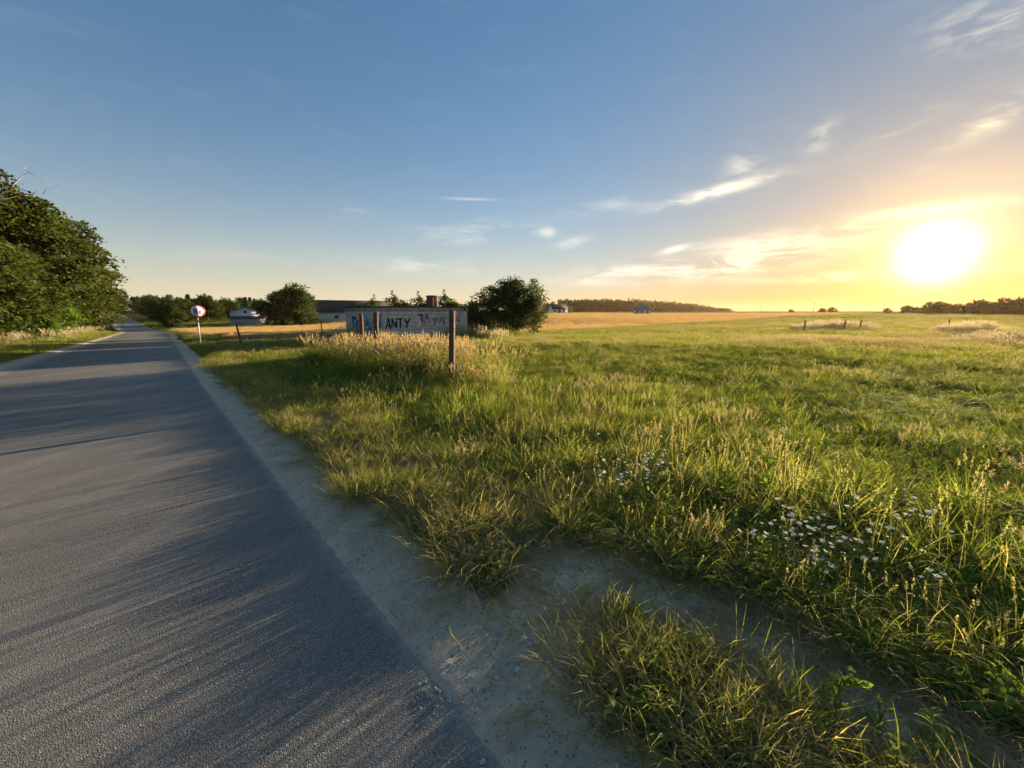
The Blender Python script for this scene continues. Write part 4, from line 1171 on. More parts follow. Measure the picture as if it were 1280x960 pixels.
# ------------------------------------------------------------------ block building with lettering
def block_building():
    C0 = at_depth(478, 25.0); C1 = at_depth(584, 29.0); C2 = at_depth(438, 31.0)
    c0 = np.array(C0); e1 = np.array(C1) - c0; L1 = float(np.linalg.norm(e1)); e1 = e1 / L1
    e2 = np.array([-e1[1], e1[0]]); L2 = float(np.linalg.norm(np.array(C2) - c0))
    zb = gz(*(c0 + e1 * L1 * .5)) - .25
    ztop = z_at(383, 25.3)
    H = ztop - zb
    rz = math.atan2(e1[1], e1[0])
    t = thing('block_building', 'low grey concrete block building with graffiti, flat roof and chimney', 'building', (c0[0], c0[1], zb), rz)
    # local axes: x along the lettered wall, y away from it
    BW, BH, G = .49, .24, .012
    beam = .30
    n1 = int(round(L1 / BW)); bw1 = L1 / n1; n2 = int(round(L2 / BW)); bw2 = L2 / n2
    rows = int((H - beam) / BH); bh = (H - beam) / rows
    core = MB(); core.box(.02, L1 - .02, .02, L2 - .02, 0, H - beam - .004)
    wall = link('wall', core.mesh('wall core', [M['mortar']]), t)
    def bmesh_(w, d, name):
        mb = MB(); c = .012
        b = [(c, 0, c), (w - c, 0, c), (w - c, 0, bh - G - c), (c, 0, bh - G - c)]
        f = [(0, .012, 0), (w, .012, 0), (w, .012, bh - G), (0, .012, bh - G)]
        k = [(0, d, 0), (w, d, 0), (w, d, bh - G), (0, d, bh - G)]
        q = [(0, 1, 2, 3)]
        for i in range(4):
            j = (i + 1) % 4
            q += [(i, 4 + i, 4 + j, j), (4 + i, 8 + i, 8 + j, 4 + j)]
        mb.add(b + f + k, q=q); return mb.mesh(name, [M['block']])
    r = np.random.default_rng(9)
    full = bmesh_(bw1 - G, .06, 'block'); half = bmesh_(bw1 / 2 - G, .06, 'half block')
    full2 = bmesh_(bw2 - G, .06, 'block'); half2 = bmesh_(bw2 / 2 - G, .06, 'half block')
    for k in range(rows):
        for face, (n, bw, fm, hm) in enumerate(((n1, bw1, full, half), (n2, bw2, full2, half2))):
            xs = [(i * bw, fm) for i in range(n)] if k % 2 == 0 else [(0, hm)] + [(bw / 2 + i * bw, fm) for i in range(n - 1)] + [((n - .5) * bw, hm)]
            for (x0, m_) in xs:
                j = r.uniform(-.004, .004)
                if face == 0: link('block', m_, wall, (x0 + G / 2, -.03 + j, k * bh))
                else: link('block', m_, wall, (-.03 + j, (n * bw - x0) - G / 2, k * bh), (0, 0, -math.pi / 2))
    mb = MB(); mb.box(-.05, L1 + .05, -.05, L2 + .05, H - beam, H - .05)
    link('ring_beam', mb.mesh('ring beam', [M['beam']]), t)
    mb = MB(); mb.box(-.13, L1 + .13, -.13, L2 + .13, H - .047, H + .015)
    roof = link('roof', mb.mesh('flat roof', [M['roof_felt']]), t)
    # brick chimney
    def on_roof(u, dep):
        q = np.array(at_depth(u, dep)) - c0; return float(q @ e1), float(q @ e2)
    cx, cy = on_roof(541, 29.6); cw = .31; ctop = z_at(370, 29.6) - zb
    ch = MB(); ch.box(cx - cw + .015, cx + cw - .015, cy - cw + .015, cy + cw - .015, H, ctop - .05)
    chim = link('chimney', ch.mesh('chimney core', [M['mortar']]), roof)
    b1 = MB(); b1.box(0, cw - .01, 0, .03, 0, .065); bm = b1.mesh('brick', [M['brick']])
    z = H + .02; k = 0
    while z < ctop - .1:
        for sd_ in range(4):
            for i in (0, 1):
                p = {0: (cx - cw + i * cw + .005, cy - cw - .015, z), 1: (cx + cw + .015, cy - cw + i * cw + .005, z), 2: (cx + cw - i * cw - .005, cy + cw + .015, z), 3: (cx - cw - .015, cy + cw - i * cw - .005, z)}[sd_]
                link('brick', bm, chim, p, (0, 0, sd_ * math.pi / 2))
        z += .075; k += 1
    cap = MB(); cap.box(cx - cw - .05, cx + cw + .05, cy - cw - .05, cy + cw + .05, ctop - .05, ctop + .02)
    link('chimney_cap', cap.mesh('chimney cap', [M['roof_felt']]), chim)
    # lettering sprayed on the wall: strokes in wall coordinates found from the photograph
    def wall_pt(u, v, face=0):
        d = ray(u, v); a = e1 if face == 0 else e2; nrm = np.array([a[1], -a[0]])
        tt = (c0 @ nrm) / (d[:2] @ nrm); p = d[:2] * tt
        return float((p - c0) @ a), CAM_H + d[2] * tt - zb
    def stroke(mb, px, w, face=0, off=.036):
        P = np.array([wall_pt(u, v, face) for u, v in px])
        if len(P) == 2: P = np.array([P[0], (P[0] + P[1]) / 2 + r.normal(0, .01, 2), P[1]])
        tan = np.gradient(P, axis=0); tan /= np.linalg.norm(tan, axis=1)[:, None] + 1e-9
        nn = np.stack([-tan[:, 1], tan[:, 0]], -1)
        ww = w * r.uniform(.8, 1.2, len(P))[:, None] / 2
        a, b = P - nn * ww, P + nn * ww
        def v3(q, o): return [(p[0], -o, p[1]) if face == 0 else (-o, p[0], p[1]) for p in q]
        m_ = len(P); vv = v3(a, off) + v3(b, off) + v3(a, off - .004) + v3(b, off - .004)
        q = []
        for i in range(m_ - 1):
            q += [(i, i + 1, m_ + i + 1, m_ + i), (i, 2 * m_ + i, 2 * m_ + i + 1, i + 1), (m_ + i, m_ + i + 1, 3 * m_ + i + 1, 3 * m_ + i)]
        mb.add(vv, q=q)
    def paint(name, mat, strokes, w, face=0, off=.036, label=None):
        mb = MB()
        for sgi, sg in enumerate(strokes): stroke(mb, sg, w, face, off + .0007 * (sgi % 4))
        return link(name, mb.mesh(name, [M[mat]]), t, label=label)
    paint('letter', 'black_paint', [[(482, 411.5), (484.2, 404), (485.6, 397.5)], [(485.6, 397.5), (486.6, 404), (487.6, 411)], [(482.8, 407.4), (487.2, 407)]], .10)
    paint('letter', 'black_paint', [[(489.6, 410.5), (489.8, 398.8)], [(489.8, 398.8), (493, 404.5), (495.6, 410)], [(495.6, 410), (495.2, 398)]], .10)
    paint('letter', 'black_paint', [[(496.5, 398.6), (503.6, 398.2)], [(500.4, 398.6), (500.2, 410.5)]], .10)
    paint('letter', 'black_paint', [[(505.6, 398.6), (508.6, 403.2)], [(512.6, 398.2), (508.6, 403.6), (508.0, 410.5)]], .10)
    paint('painted_chevron', 'spray_white', [[(520, 397.6), (524, 401.5), (526.8, 404.2)], [(526.8, 404.2), (524, 406.4), (521.5, 409.8)]], .17, label='thick white sprayed chevron')
    paint('painted_bar', 'pink', [[(529.6, 393.5), (530, 400), (530.2, 407)], [(531.4, 395.5), (531.6, 404)]], .15, off=.040, label='pink sprayed upright bar')
    paint('painted_flourish', 'maroon', [[(522.5, 394.2), (528, 393.2)], [(527.5, 394), (526.5, 399), (528, 403.5)], [(533.2, 393), (533.4, 399)], [(535.5, 400.6), (537, 401.8)]], .13, label='maroon sprayed strokes')
    paint('letter', 'spray_faint', [[(541.6, 397.6), (543.4, 401.6), (543, 406)], [(545.6, 397), (543.4, 401.6)]], .09)
    paint('letter', 'spray_faint', [[(547.2, 396.6), (547.4, 402), (549, 403.4), (550.6, 401.6), (550.6, 396.4)]], .08)
    paint('letter', 'spray_faint', [[(553.4, 396.6), (553.6, 404)], [(553.4, 396.8), (556.6, 396.4)], [(553.5, 400.2), (556, 400)], [(553.6, 403.8), (557, 403.4)]], .08)
    paint('letter', 'spray_faint', [[(568.4, 403.4), (568.6, 394.6)], [(568.6, 394.6), (571, 399), (573.4, 402.6)], [(573.4, 402.6), (573.6, 390)]], .08)
    paint('painted_patch', 'teal', [[(440.6, 400), (445.6, 399.4)], [(441, 404), (447, 403.4)], [(441, 408), (447.4, 407.4)], [(441.4, 412), (447.4, 411.6)]], .55, 1, label='teal sprayed patch on the side wall')
    paint('painted_outline', 'black_paint', [[(440.4, 396), (444, 397.6), (446.6, 396), (446.4, 404), (443.4, 402), (442.6, 408)]], .12, 1, .042)
    paint('painted_flourish', 'spray_white', [[(443, 406), (445, 400.5), (445.6, 404)], [(442, 411.6), (446.5, 411)]], .12, 1, .044)
    paint('painted_flourish', 'blue', [[(455, 398), (460, 397.6)], [(456, 402), (462, 401.6)], [(472, 397), (476, 396.8)], [(472.6, 401), (476.4, 400.8)], [(472.6, 405), (476.6, 404.8)], [(461, 408), (465, 407.8)]], .5, 1, .038)
    # small white plate by the corner, dark box under the roof edge
    a = wall_pt(472, 388.4, 1); b = wall_pt(476.4, 394, 1)
    mb = MB(); mb.box(-.10, -.055, min(a[0], b[0]), max(a[0], b[0]), min(a[1], b[1]) + .02, max(a[1], b[1]) - .04)
    link('number_plate', mb.mesh('plate', [M['white_paint']]), t, label='small white plate near the corner')
    a = wall_pt(579.2, 384.6); b = wall_pt(581.6, 388)
    mb = MB(); mb.box(a[0], b[0], -.09, -.052, b[1], a[1]); link('vent', mb.mesh('vent', [M['rust']]), t)
block_building()

# ------------------------------------------------------------------ posts, fence, sign
def post_thing(name, label, u_top, v_top, depth, w, tilt, mat='post', group=None, extra=None, d=None):
    x, y = at_depth(u_top, depth); z = gz(x, y); h = z_at(v_top, depth) - z
    t = thing(name, label, 'post', (x, y, z), .5, group)
    t.rotation_euler = (tilt[0], tilt[1], .62)
    mb = MB(); r = np.random.default_rng(int(u_top)); n = 7
    d = d or w
    zs = np.linspace(-.4, h, n); prev = None
    prof = [(-w / 2, -d / 2), (w / 2, -d / 2), (w / 2, d / 2), (-w / 2, d / 2)]
    v, q = [], []
    for i, zz in enumerate(zs):
        j = r.normal(0, w * .03, 2); k = 1 + r.normal(0, .02)
        v += [(px * k + j[0], py * k + j[1], zz + (r.normal(0, .008) if i == n - 1 else 0)) for px, py in prof]
    for i in range(n - 1):
        for m_ in range(4): q.append((4 * i + m_, 4 * i + (m_ + 1) % 4, 4 * i + 4 + (m_ + 1) % 4, 4 * i + 4 + m_))
    k = 4 * (n - 1); q.append((k, k + 1, k + 2, k + 3))
    mb.add(v, q=q); link('shaft', mb.mesh('shaft', [M[mat]]), t)
    return t, h
t, h = post_thing('old_post', 'dark square post with a broken brace in the golden weeds', 562.5, 388, 8.8, .105, (0, .03))
mb = MB(); mb.hexa([(.03, -.03, .42), (.2, -.03, .16), (.2, .0, .16), (.03, .0, .42)], [(.03, -.03, .56), (.22, -.03, .22), (.22, .0, .22), (.03, .0, .56)])
link('brace', mb.mesh('brace', [M['post']]), t)
mb = MB()
for zz in (.9, 1.3): mb.tube([(-.06, -.058, zz), (.06, -.058, zz), (.06, -.062, zz + .02), (-.05, -.062, zz + .02)], .004, 4)
link('wire_loop', mb.mesh('wire loop', [M['wire']]), t)
for (u, v, dp, w, lab, tl) in ((467.5, 390.5, 12.4, .125, 'thicker dark post in front of the graffiti wall corner', (0, .03)), (449.5, 392, 13.8, .115, 'thinner dark post in front of the side wall with teal graffiti', (0, .025))):
    t, h = post_thing('old_post', lab, u, v, dp, w, tl)
    mb = MB()
    for zz in (.8, 1.2): mb.tube([(-w / 2 - .006, -w / 2 - .006, zz), (w / 2 + .006, -w / 2 - .006, zz), (w / 2 + .006, w / 2 + .006, zz + .01)], .004, 4)
    link('wire_loop', mb.mesh('wire loop', [M['wire']]), t)
for (u, v, dp, tl, lab) in ((1008, 400.4, 33.5, (0, .05), 'small dark stake at the end of the pale grass patch'), (1058.5, 400.4, 34.5, (0, -.02), 'small upright dark stake standing in the pale grass patch'), (1078, 400.2, 35, (0, .14), 'small leaning dark stake standing in the pale grass patch'), (1189, 399.5, 36, (0, .03), 'small dark stake in the pale grass below the hedgerow')):
    t, h = post_thing('field_stake', lab, u, v, dp, .09, tl)
    mb = MB(); mb.tube([(-.05, -.05, h - .12), (.05, -.05, h - .12), (.05, .05, h - .11)], .006, 4); link('wire_loop', mb.mesh('wire loop', [M['wire']]), t)

def wire_fence():
    P = [at_depth(297, 22.5), at_depth(401, 23.6), at_depth(445, 24.4)]
    tops = [z_at(405, 22.5), z_at(399, 23.6), z_at(400, 24.4)]
    x0, y0 = P[0]; z0 = gz(x0, y0)
    t = thing('wire_fence', 'old wire fence with leaning thin posts before the grain field', 'fence', (x0, y0, z0))
    loc = lambda x, y, z: (x - x0, y - y0, z - z0)
    for (x, y), zt, rad, ln in zip(P, tops, (.055, .035, .035), (-.18, -.05, .05)):
        zb = gz(x, y); mb = MB(); mb.tube([loc(x, y, zb - .3), loc(x + ln * .4, y, (zb + zt) / 2), loc(x + ln, y, zt)], [rad, rad * .95, rad * .85], 7)
        link('post', mb.mesh('fence post', [M['rust']], True), t)
    for f in (.62, .38):
        pts = []
        for a, b in ((0, 1), (1, 2)):
            for k in np.linspace(0, 1, 8)[(1 if a else 0):]:
                x = P[a][0] * (1 - k) + P[b][0] * k; y = P[a][1] * (1 - k) + P[b][1] * k
                g = gz(x, y); zz = g + ((tops[a] - gz(*P[a])) * (1 - k) + (tops[b] - gz(*P[b])) * k) * f - .05 * math.sin(math.pi * k)
                pts.append(loc(x, y, zz))
        mb = MB(); mb.tube(pts, .012, 4); link('wire', mb.mesh('wire', [M['wire']]), t)
wire_fence()

def weight_sign():
    dpt = 24.5; x, y = at_depth(245, dpt); z = gz(x, y)
    zc = z_at(389, dpt); rad = .40
    t = thing('road_sign', 'round white weight limit sign with red rim reading 8t', 'road sign', (x, y, z))
    face = math.atan2(-DY, -DX) + math.pi / 2 + R(4)           # faces the traffic coming up the road
    t.rotation_euler = (0, R(1.5), face)
    # local: +x to the right seen from the front, -y towards the viewer
    mb = MB(); mb.tube([(0, .05, -.4), (0, .05, zc - z + .2)], .032, 10); link('pole', mb.mesh('pole', [M['zinc']], True), t)
    def disc(name, r0, r1, ya, yb, mat, parent):
        mb = MB(); n = 48; an = np.linspace(0, 2 * np.pi, n, endpoint=False); c, s_ = np.cos(an), np.sin(an); zc_ = zc - z
        def ring(rr, yy): return np.stack([rr * c, np.full(n, yy), zc_ + rr * s_], -1)
        v = np.vstack([ring(r0, ya), ring(r1, ya), ring(r1, yb), ring(r0, yb)])
        q = []
        for k in range(3):
            for i in range(n): j = (i + 1) % n; q.append((k * n + i, k * n + j, (k + 1) * n + j, (k + 1) * n + i))
        mb.add(v, q=q); return link(name, mb.mesh(name, [M[mat]]), parent)
    pl = disc('plate', 0.001, rad - .07, -.012, .008, 'white_paint', t)
    disc('rim', rad - .072, rad, -.016, .010, 'red_paint', t)
    mb = MB(); mb.box(-.25, .25, .012, .022, zc - z + .12, zc - z + .16); mb.box(-.25, .25, .012, .022, zc - z - .16, zc - z - .12)
    link('bracket', mb.mesh('bracket', [M['zinc']]), t)
    def glyph(name, txt, size, cx, cz, bold):
        cu = bpy.data.curves.new('glyph', 'FONT'); cu.body = txt; cu.size = size; cu.extrude = .002; cu.offset = bold; cu.align_x = 'CENTER'
        ob = bpy.data.objects.new('glyph', cu); col.objects.link(ob)
        dg = bpy.context.evaluated_depsgraph_get(); me = bpy.data.meshes.new_from_object(ob.evaluated_get(dg))
        bpy.data.objects.remove(ob); me.materials.clear(); me.materials.append(M['black_paint'])
        link(name, me, pl, (cx, -.0165, zc - z + cz), (math.pi / 2, 0, 0))
    glyph('digit', '8', .46, -.07, -.165, .012)
    glyph('letter', 't', .36, .15, -.165, .014)
weight_sign()

# ------------------------------------------------------------------ houses and poles
def gable_house(name, label, x, y, rz, w, d, hw, hr, wallm, roofm, over=.35, wins=(), gable_front=True, annex=None):
    """ridge runs along local y; front wall at y = 0 facing -y"""
    z = gz(x, y) - .2
    t = thing(name, label, 'house', (x, y, z), rz)
    mb = MB(); mb.box(0, w, 0, d, 0, hw)
    v = [(0, 0, hw), (w, 0, hw), (w / 2, 0, hw + hr), (0, d, hw), (w, d, hw), (w / 2, d, hw + hr)]
    mb.add(v, t=[(0, 1, 2), (4, 3, 5)])
    wall = link('wall', mb.mesh('wall', [M[wallm]]), t)
    mb = MB(); k = hr / (w / 2); th = .14
    for sg in (0, 1):
        xa, xb = (-over, w / 2) if sg == 0 else (w + over, w / 2)
        za, zb_ = hw - over * k, hw + hr
        b = [(xa, -over, za + .01), (xb, -over, zb_ + .01), (xb, d + over, zb_ + .01), (xa, d + over, za + .01)]
        tp = [(p[0], p[1], p[2] + th) for p in b]; mb.hexa(b, tp)
    link('roof', mb.mesh('roof', [M[roofm]]), t)
    for (side, a, b, c0, c1, nm) in wins:
        mb = MB()
        if side == 'f': mb.box(a, b, -.04, .02, c0, c1)
        elif side == 'l': mb.box(-.04, .02, a, b, c0, c1)
        elif side == 'r': mb.box(w - .02, w + .04, a, b, c0, c1)
        link(nm, mb.mesh(nm, [M['window']]), t)
    if annex:
        ax0, ax1, ah0, ah1, ad = annex
        mb = MB(); mb.hexa([(ax0, -ad, 0), (ax1, -ad, 0), (ax1, -.02, 0), (ax0, -.02, 0)], [(ax0, -ad, ah0), (ax1, -ad, ah0), (ax1, -.02, ah1), (ax0, -.02, ah1)])
        link('lean_to', mb.mesh('lean to', [M['grey_wall']]), t, label='lower grey lean-to')
        mb = MB(); mb.hexa([(ax0 - .2, -ad - .2, ah0 + .01), (ax1 + .2, -ad - .2, ah0 + .01), (ax1 + .2, -.05, ah1 + .06), (ax0 - .2, -.05, ah1 + .06)], [(ax0 - .2, -ad - .2, ah0 + .1), (ax1 + .2, -ad - .2, ah0 + .1), (ax1 + .2, -.05, ah1 + .15), (ax0 - .2, -.05, ah1 + .15)])
        link('lean_to_roof', mb.mesh('lean to roof', [M['roof_dark']]), t)
    return t
x, y = at_depth(287, 108); rzv = math.atan2(1, -.62) - math.pi / 2
gable_house('white_house', 'low white gabled house with grey lean-to behind the grain field', x, y, math.atan2(-x, y) * .75, 7.6, 9, 3.9, 1.15, 'white_wall', 'roof_dark', .4, (('f', 3.2, 3.9, 3.55, 4.15, 'window'), ('r', 2, 3, 1.4, 2.4, 'window')), annex=(.3, 10.4, 2.0, 2.55, 3.0))
x, y = at_depth(393, 112)
gable_house('long_barn', 'long barn with white gable end and dark brown tiled roof', x, y, R(8), 8.2, 22, 3.1, 3.0, 'white_wall', 'roof_dark', .4, (('f', 3, 4.6, 0, 2.2, 'door'), ('r', 4, 5, 1.4, 2.2, 'window'), ('r', 9, 10, 1.4, 2.2, 'window'))).rotation_euler = (0, 0, R(-58))
x, y = at_depth(686, 235)
gable_house('white_farmhouse', 'white farmhouse with dark roof beyond the round bush', x, y, R(-78), 7, 9, 2.9, 2.6, 'white_wall', 'roof_dark', .4, (('r', 3.4, 4.9, .2, 2.3, 'door'), ('r', 1, 2, 1.2, 2.2, 'window'), ('r', 6.4, 7.4, 1.2, 2.2, 'window')))
def hip_house():
    x, y = at_depth(792, 205); z = gz(x, y) - .2
    t = thing('hipped_house', 'small house with steep blue-grey hipped roof by the far wood', 'house', (x, y, z), R(-18))
    mb = MB(); mb.box(0, 8.4, 0, 8.4, 0, 2.4); link('wall', mb.mesh('wall', [M['white_wall']]), t)
    mb = MB(); o = .6
    mb.add([(-o, -o, 2.3), (8.4 + o, -o, 2.3), (8.4 + o, 8.4 + o, 2.3), (-o, 8.4 + o, 2.3), (3.6, 4.2, 5.6), (4.8, 4.2, 5.6)], t=[(0, 4, 3), (1, 2, 5)], q=[(0, 1, 5, 4), (2, 3, 4, 5), (3, 2, 1, 0)])
    link('roof', mb.mesh('roof', [M['roof_blue']]), t)
    for a in (1.2, 3.6, 6.2):
        mb = MB(); mb.box(a, a + 1.1, -.05, .02, .9, 2.0); link('window', mb.mesh('window', [M['window']]), t)
hip_house()
x, y = (float(q) for q in to_xy(140, -11.5))
gable_house('roadside_house', 'pale house glimpsed under the trees beside the road', x, y, R(43), 5, 7, 2.6, 1.6, 'white_wall', 'roof_dark', .3, (('r', 1.5, 2.3, 1.0, 2.0, 'window'), ('f', 2, 3, 1.0, 2.0, 'window')))

def power_pole(u, dpt, h, i):
    x, y = at_depth(u, dpt); z = gz(x, y)
    t = thing('utility_pole', 'thin utility pole standing far off on the horizon', 'pole', (x, y, z), .4, 'utility poles on the horizon')
    mb = MB(); mb.tube([(0, 0, -.5), (0, 0, h)], [.22, .15], 6); link('pole', mb.mesh('pole', [M['post']]), t)
    mb = MB(); mb.box(-1.2, 1.2, -.08, .08, h - .9, h - .7); link('crossarm', mb.mesh('crossarm', [M['post']]), t)
for i, (u, dpt, h) in enumerate(((1016.5, 330, 8.5), (1025.5, 420, 8.5), (886, 420, 8.5), (951, 430, 9), (1088, 450, 8.5), (1104, 390, 8.5))): power_pole(u, dpt, h, i)

# ------------------------------------------------------------------ foreground plants one can tell apart
def leaf_mesh(name, length, width, mat, rnd, seed, wavy=.04):
    r = np.random.default_rng(seed); n = 6
    t = np.linspace(0, 1, n); w = width * np.sin(np.pi * np.clip(t * .92 + .06, 0, 1)) ** .8 / 2
    z = .10 * length * np.sin(t * 2.4) - .22 * length * t ** 2
    x = length * t
    L_ = np.stack([x, -w, z + w * .35 + r.normal(0, wavy * length * .3, n)], -1); C_ = np.stack([x, 0 * x, z], -1); R_ = np.stack([x, w, z + w * .35 + r.normal(0, wavy * length * .3, n)], -1)
    v = np.stack([L_, C_, R_], 1).reshape(-1, 3); q = []
    for i in range(n - 1): q += [(3 * i, 3 * i + 1, 3 * i + 4, 3 * i + 3), (3 * i + 1, 3 * i + 2, 3 * i + 5, 3 * i + 4)]
    mb = MB(); mb.add(v, q=q, a=[(rnd, .5, 0, 1)] * len(v)); return mb.mesh(name, [M[mat]], True)

LEAVES = {}
def get_leaf(kind, k):
    key = (kind, k)
    if key not in LEAVES:
        L_, W_ = {'lance': (.075, .020), 'oval': (.085, .042), 'broad': (.13, .06)}[kind]
        LEAVES[key] = leaf_mesh('leaf', L_, W_, 'weed', .25 + .25 * k, 70 + k)
    return LEAVES[key]

def weed(label, x, y, h, n, kind, seed, lean=(0, 0), group=None, branches=0, sc=1.0):
    r = np.random.default_rng(seed); z = float(ground_z(np.float64(x), np.float64(y)))
    t = thing('weed_plant', label, 'weed', (x, y, z), r.uniform(0, 6.28), group)
    mb = MB(); tops = []
    main = limb_path(r, (0, 0, -.02), (lean[0], lean[1], h), 7, .04); mb.tube(main, np.linspace(.005, .002, 7), 5, a=(.3, .5, 0, 1)); tops.append(main)
    for b in range(branches):
        i = r.integers(1, 5); a = r.uniform(0, 6.28); ln = h * r.uniform(.3, .5)
        p = limb_path(r, main[i], main[i] + np.array([math.cos(a) * ln * .6, math.sin(a) * ln * .6, ln * .7]), 5, .05); mb.tube(p, np.linspace(.003, .0015, 5), 4, a=(.3, .5, 0, 1)); tops.append(p)
    link('stem', mb.mesh('stem', [M['weed']], True), t)
    for j in range(n):
        p = tops[j % len(tops)]; f = .12 + .88 * (j // len(tops) + r.random()) / (n / len(tops)); f = min(f, .999)
        q = p[int(f * (len(p) - 1))] * (1 - (f * (len(p) - 1)) % 1) + p[min(len(p) - 1, int(f * (len(p) - 1)) + 1)] * ((f * (len(p) - 1)) % 1)
        o = link('leaf', get_leaf(kind, int(r.integers(0, 4))), t, tuple(q), (r.normal(0, .3), -r.uniform(.0, .9) * (.5 + f * .7), j * 2.4 + r.uniform(-.4, .4)))
        k = sc * r.uniform(.65, 1.15) * (1.15 - .45 * f); o.scale = (k, k, k)
    return t

def foreground_weeds():
    near = [
        ((1040, 912), .24, 44, 'oval', 4, .55, 'upright leafy weed growing alone on the bare sandy track'),
        ((1092, 925), .15, 24, 'lance', 3, .6, 'low leafy weed beside the upright weed on the sandy track'),
        ((1165, 945), .17, 26, 'lance', 3, .7, 'pale pointed-leaf weed at the edge of the sandy track'),
        ((1010, 765), .24, 30, 'broad', 3, .45, 'milky green broad-leaf weed at the tall grass edge'),
        ((965, 735), .27, 32, 'oval', 3, .6, 'leafy weed leaning out of the tall grass over the track'),
        ((952, 640), .48, 60, 'broad', 6, .5, 'tallest bushy weed rising above the meadow grass'),
        ((835, 665), .28, 30, 'oval', 3, .6, 'leafy weed between the two patches of white flowers'),
        ((610, 716), .12, 18, 'oval', 2, .6, 'small leafy weed in the dry tuft by the sandy shoulder'),
        ((545, 640), .14, 18, 'oval', 2, .7, 'small leafy weed at the verge above the dry tuft'),
        ((1235, 880), .20, 24, 'oval', 2, .55, 'leafy weed under the overhanging tall grass by the track'),
    ]
    for i, (px, h, n, k, b, sc, lab) in enumerate(near):
        x, y = hit(*px); weed(lab, x, y, h, n, k, 900 + i, (rng.normal(0, .03), rng.normal(0, .03)), None, b, sc)
    # more of the same kind inside the meadow grass
    for i in range(26):
        u = rng.uniform(560, 1240); v = rng.uniform(560, 680)
        x, y = hit(u, v); s, l = to_sl(x, y)
        if l < 2.5 or bare_track(s, l) > .3: continue
        weed('bushy yellow-green weed standing among the meadow grass', x, y, rng.uniform(.25, .40), 26, 'oval', 930 + i, (0, 0), 'weeds among the meadow grass', 4, .55)
foreground_weeds()

def flower_plants():
    # small daisy-like heads: white rays round a yellow centre, several on a branched stem
    hb = MB(); r = np.random.default_rng(4)
    for i in range(13):
        a = i * 2 * math.pi / 13; c, s_ = math.cos(a), math.sin(a); w = .0022; ln = .0105
        hb.add([(c * .003 - s_ * w * .6, s_ * .003 + c * w * .6, .001), (c * .003 + s_ * w * .6, s_ * .003 - c * w * .6, .001), (c * ln + s_ * w, s_ * ln - c * w, -.001), (c * ln - s_ * w, s_ * ln + c * w, -.001)], q=[(0, 1, 2, 3)], a=[(.5, .5, 0, 1)] * 4)
    an = np.linspace(0, 2 * np.pi, 8, endpoint=False)
    ring = np.stack([.0042 * np.cos(an), .0042 * np.sin(an), np.full(8, .001)], -1)
    hb.add(np.vstack([ring, [[0, 0, .0042]]]), t=[(i, (i + 1) % 8, 8) for i in range(8)], a=[(.5, .5, 1, 1)] * 9)
    head = hb.mesh('flower head', [M['petal']])
    # flat umbel of the taller plants
    ub = MB()
    for i in range(34):
        a = r.uniform(0, 6.283); q = .034 * math.sqrt(r.random()); c = np.array([q * math.cos(a), q * math.sin(a), -.12 * q + r.normal(0, .0015)])
        d = .0048 * r.uniform(.7, 1.2); b = r.uniform(0, 6.28)
        ub.add([c + d * np.array([math.cos(b + k * 1.257), math.sin(b + k * 1.257), r.normal(0, .15)]) for k in range(5)] + [c + np.array([0, 0, .001])], t=[(k, (k + 1) % 5, 5) for k in range(5)], a=[(.5, .5, 0, 1)] * 6)
        ub.tube([(0, 0, -.03), c - np.array([0, 0, .002])], [.0012, .0008], 3, cap=False, a=(.2, .5, 0, 1))
    umbel = ub.mesh('umbel', [M['petal']])
    def plant(seed, kind):
        r = np.random.default_rng(seed)
        mb = MB(); heads = []
        h = r.uniform(.34, .44)
        main = limb_path(r, (0, 0, -.02), (r.normal(0, .05), r.normal(0, .05), h), 7, .04); mb.tube(main, np.linspace(.003, .0014, 7), 4, a=(.3, .5, 0, 1)); heads.append(main[-1])
        for b in range(5 if kind else 3):
            i = r.integers(3, 6); a = r.uniform(0, 6.28); ln = h * r.uniform(.2, .42)
            e = main[i] + np.array([math.cos(a) * ln * .5, math.sin(a) * ln * .5, ln]); mb.tube(limb_path(r, main[i], e, 4, .05), np.linspace(.0018, .001, 4), 3, a=(.3, .5, 0, 1)); heads.append(e)
        for k in range(16):
            f = r.uniform(.1, .85); q = main[int(f * 6)]; a = r.uniform(0, 6.28)
            leafquad(mb, q, (math.cos(a), math.sin(a), .5), r.uniform(.03, .055), .009, r.random())
        return mb.mesh('flower stem', [M['flower_plant']]), heads
    pr = {}
    for kind in (0, 1):
        for k in range(3): pr[(kind, k)] = plant(500 + 10 * kind + k, kind)
    def put(u, v, kind, i, lab, grp):
        x, y = hit(u, v, .37); s, l = to_sl(x, y)
        if l < 2.25 or bare_track(s, l) > .2: return
        z = float(ground_z(np.float64(x), np.float64(y)))
        stem, heads = pr[(kind, i % 3)]
        t = thing('daisy_plant' if kind else 'umbel_plant', lab, 'wildflower', (x, y, z), rng.uniform(0, 6.28), grp)
        link('stem', stem, t)
        for q in heads:
            o = link('flower_head', head if kind else umbel, t, tuple(q), (rng.normal(0, .3), rng.normal(0, .3), rng.uniform(0, 6)))
            k = rng.uniform(.9, 1.3) if kind else rng.uniform(.26, .46); o.scale = (k, k, k)
    for i in range(30):
        put(rng.normal(775, 36), rng.normal(618, 17), 1, i, 'white daisy-like wildflower at the grass edge above the sandy gap', 'daisy-like wildflowers')
    for i in range(9):
        put(rng.normal(985, 20), rng.normal(664, 13), 0, i, 'white flat-topped wildflower in the patch above the sandy track', 'flat-topped wildflowers')
    for i in range(16):
        put(rng.normal(1085, 40), rng.normal(674, 16), 0, i, 'white flat-topped wildflower in the patch above the sandy track', 'flat-topped wildflowers')
flower_plants()

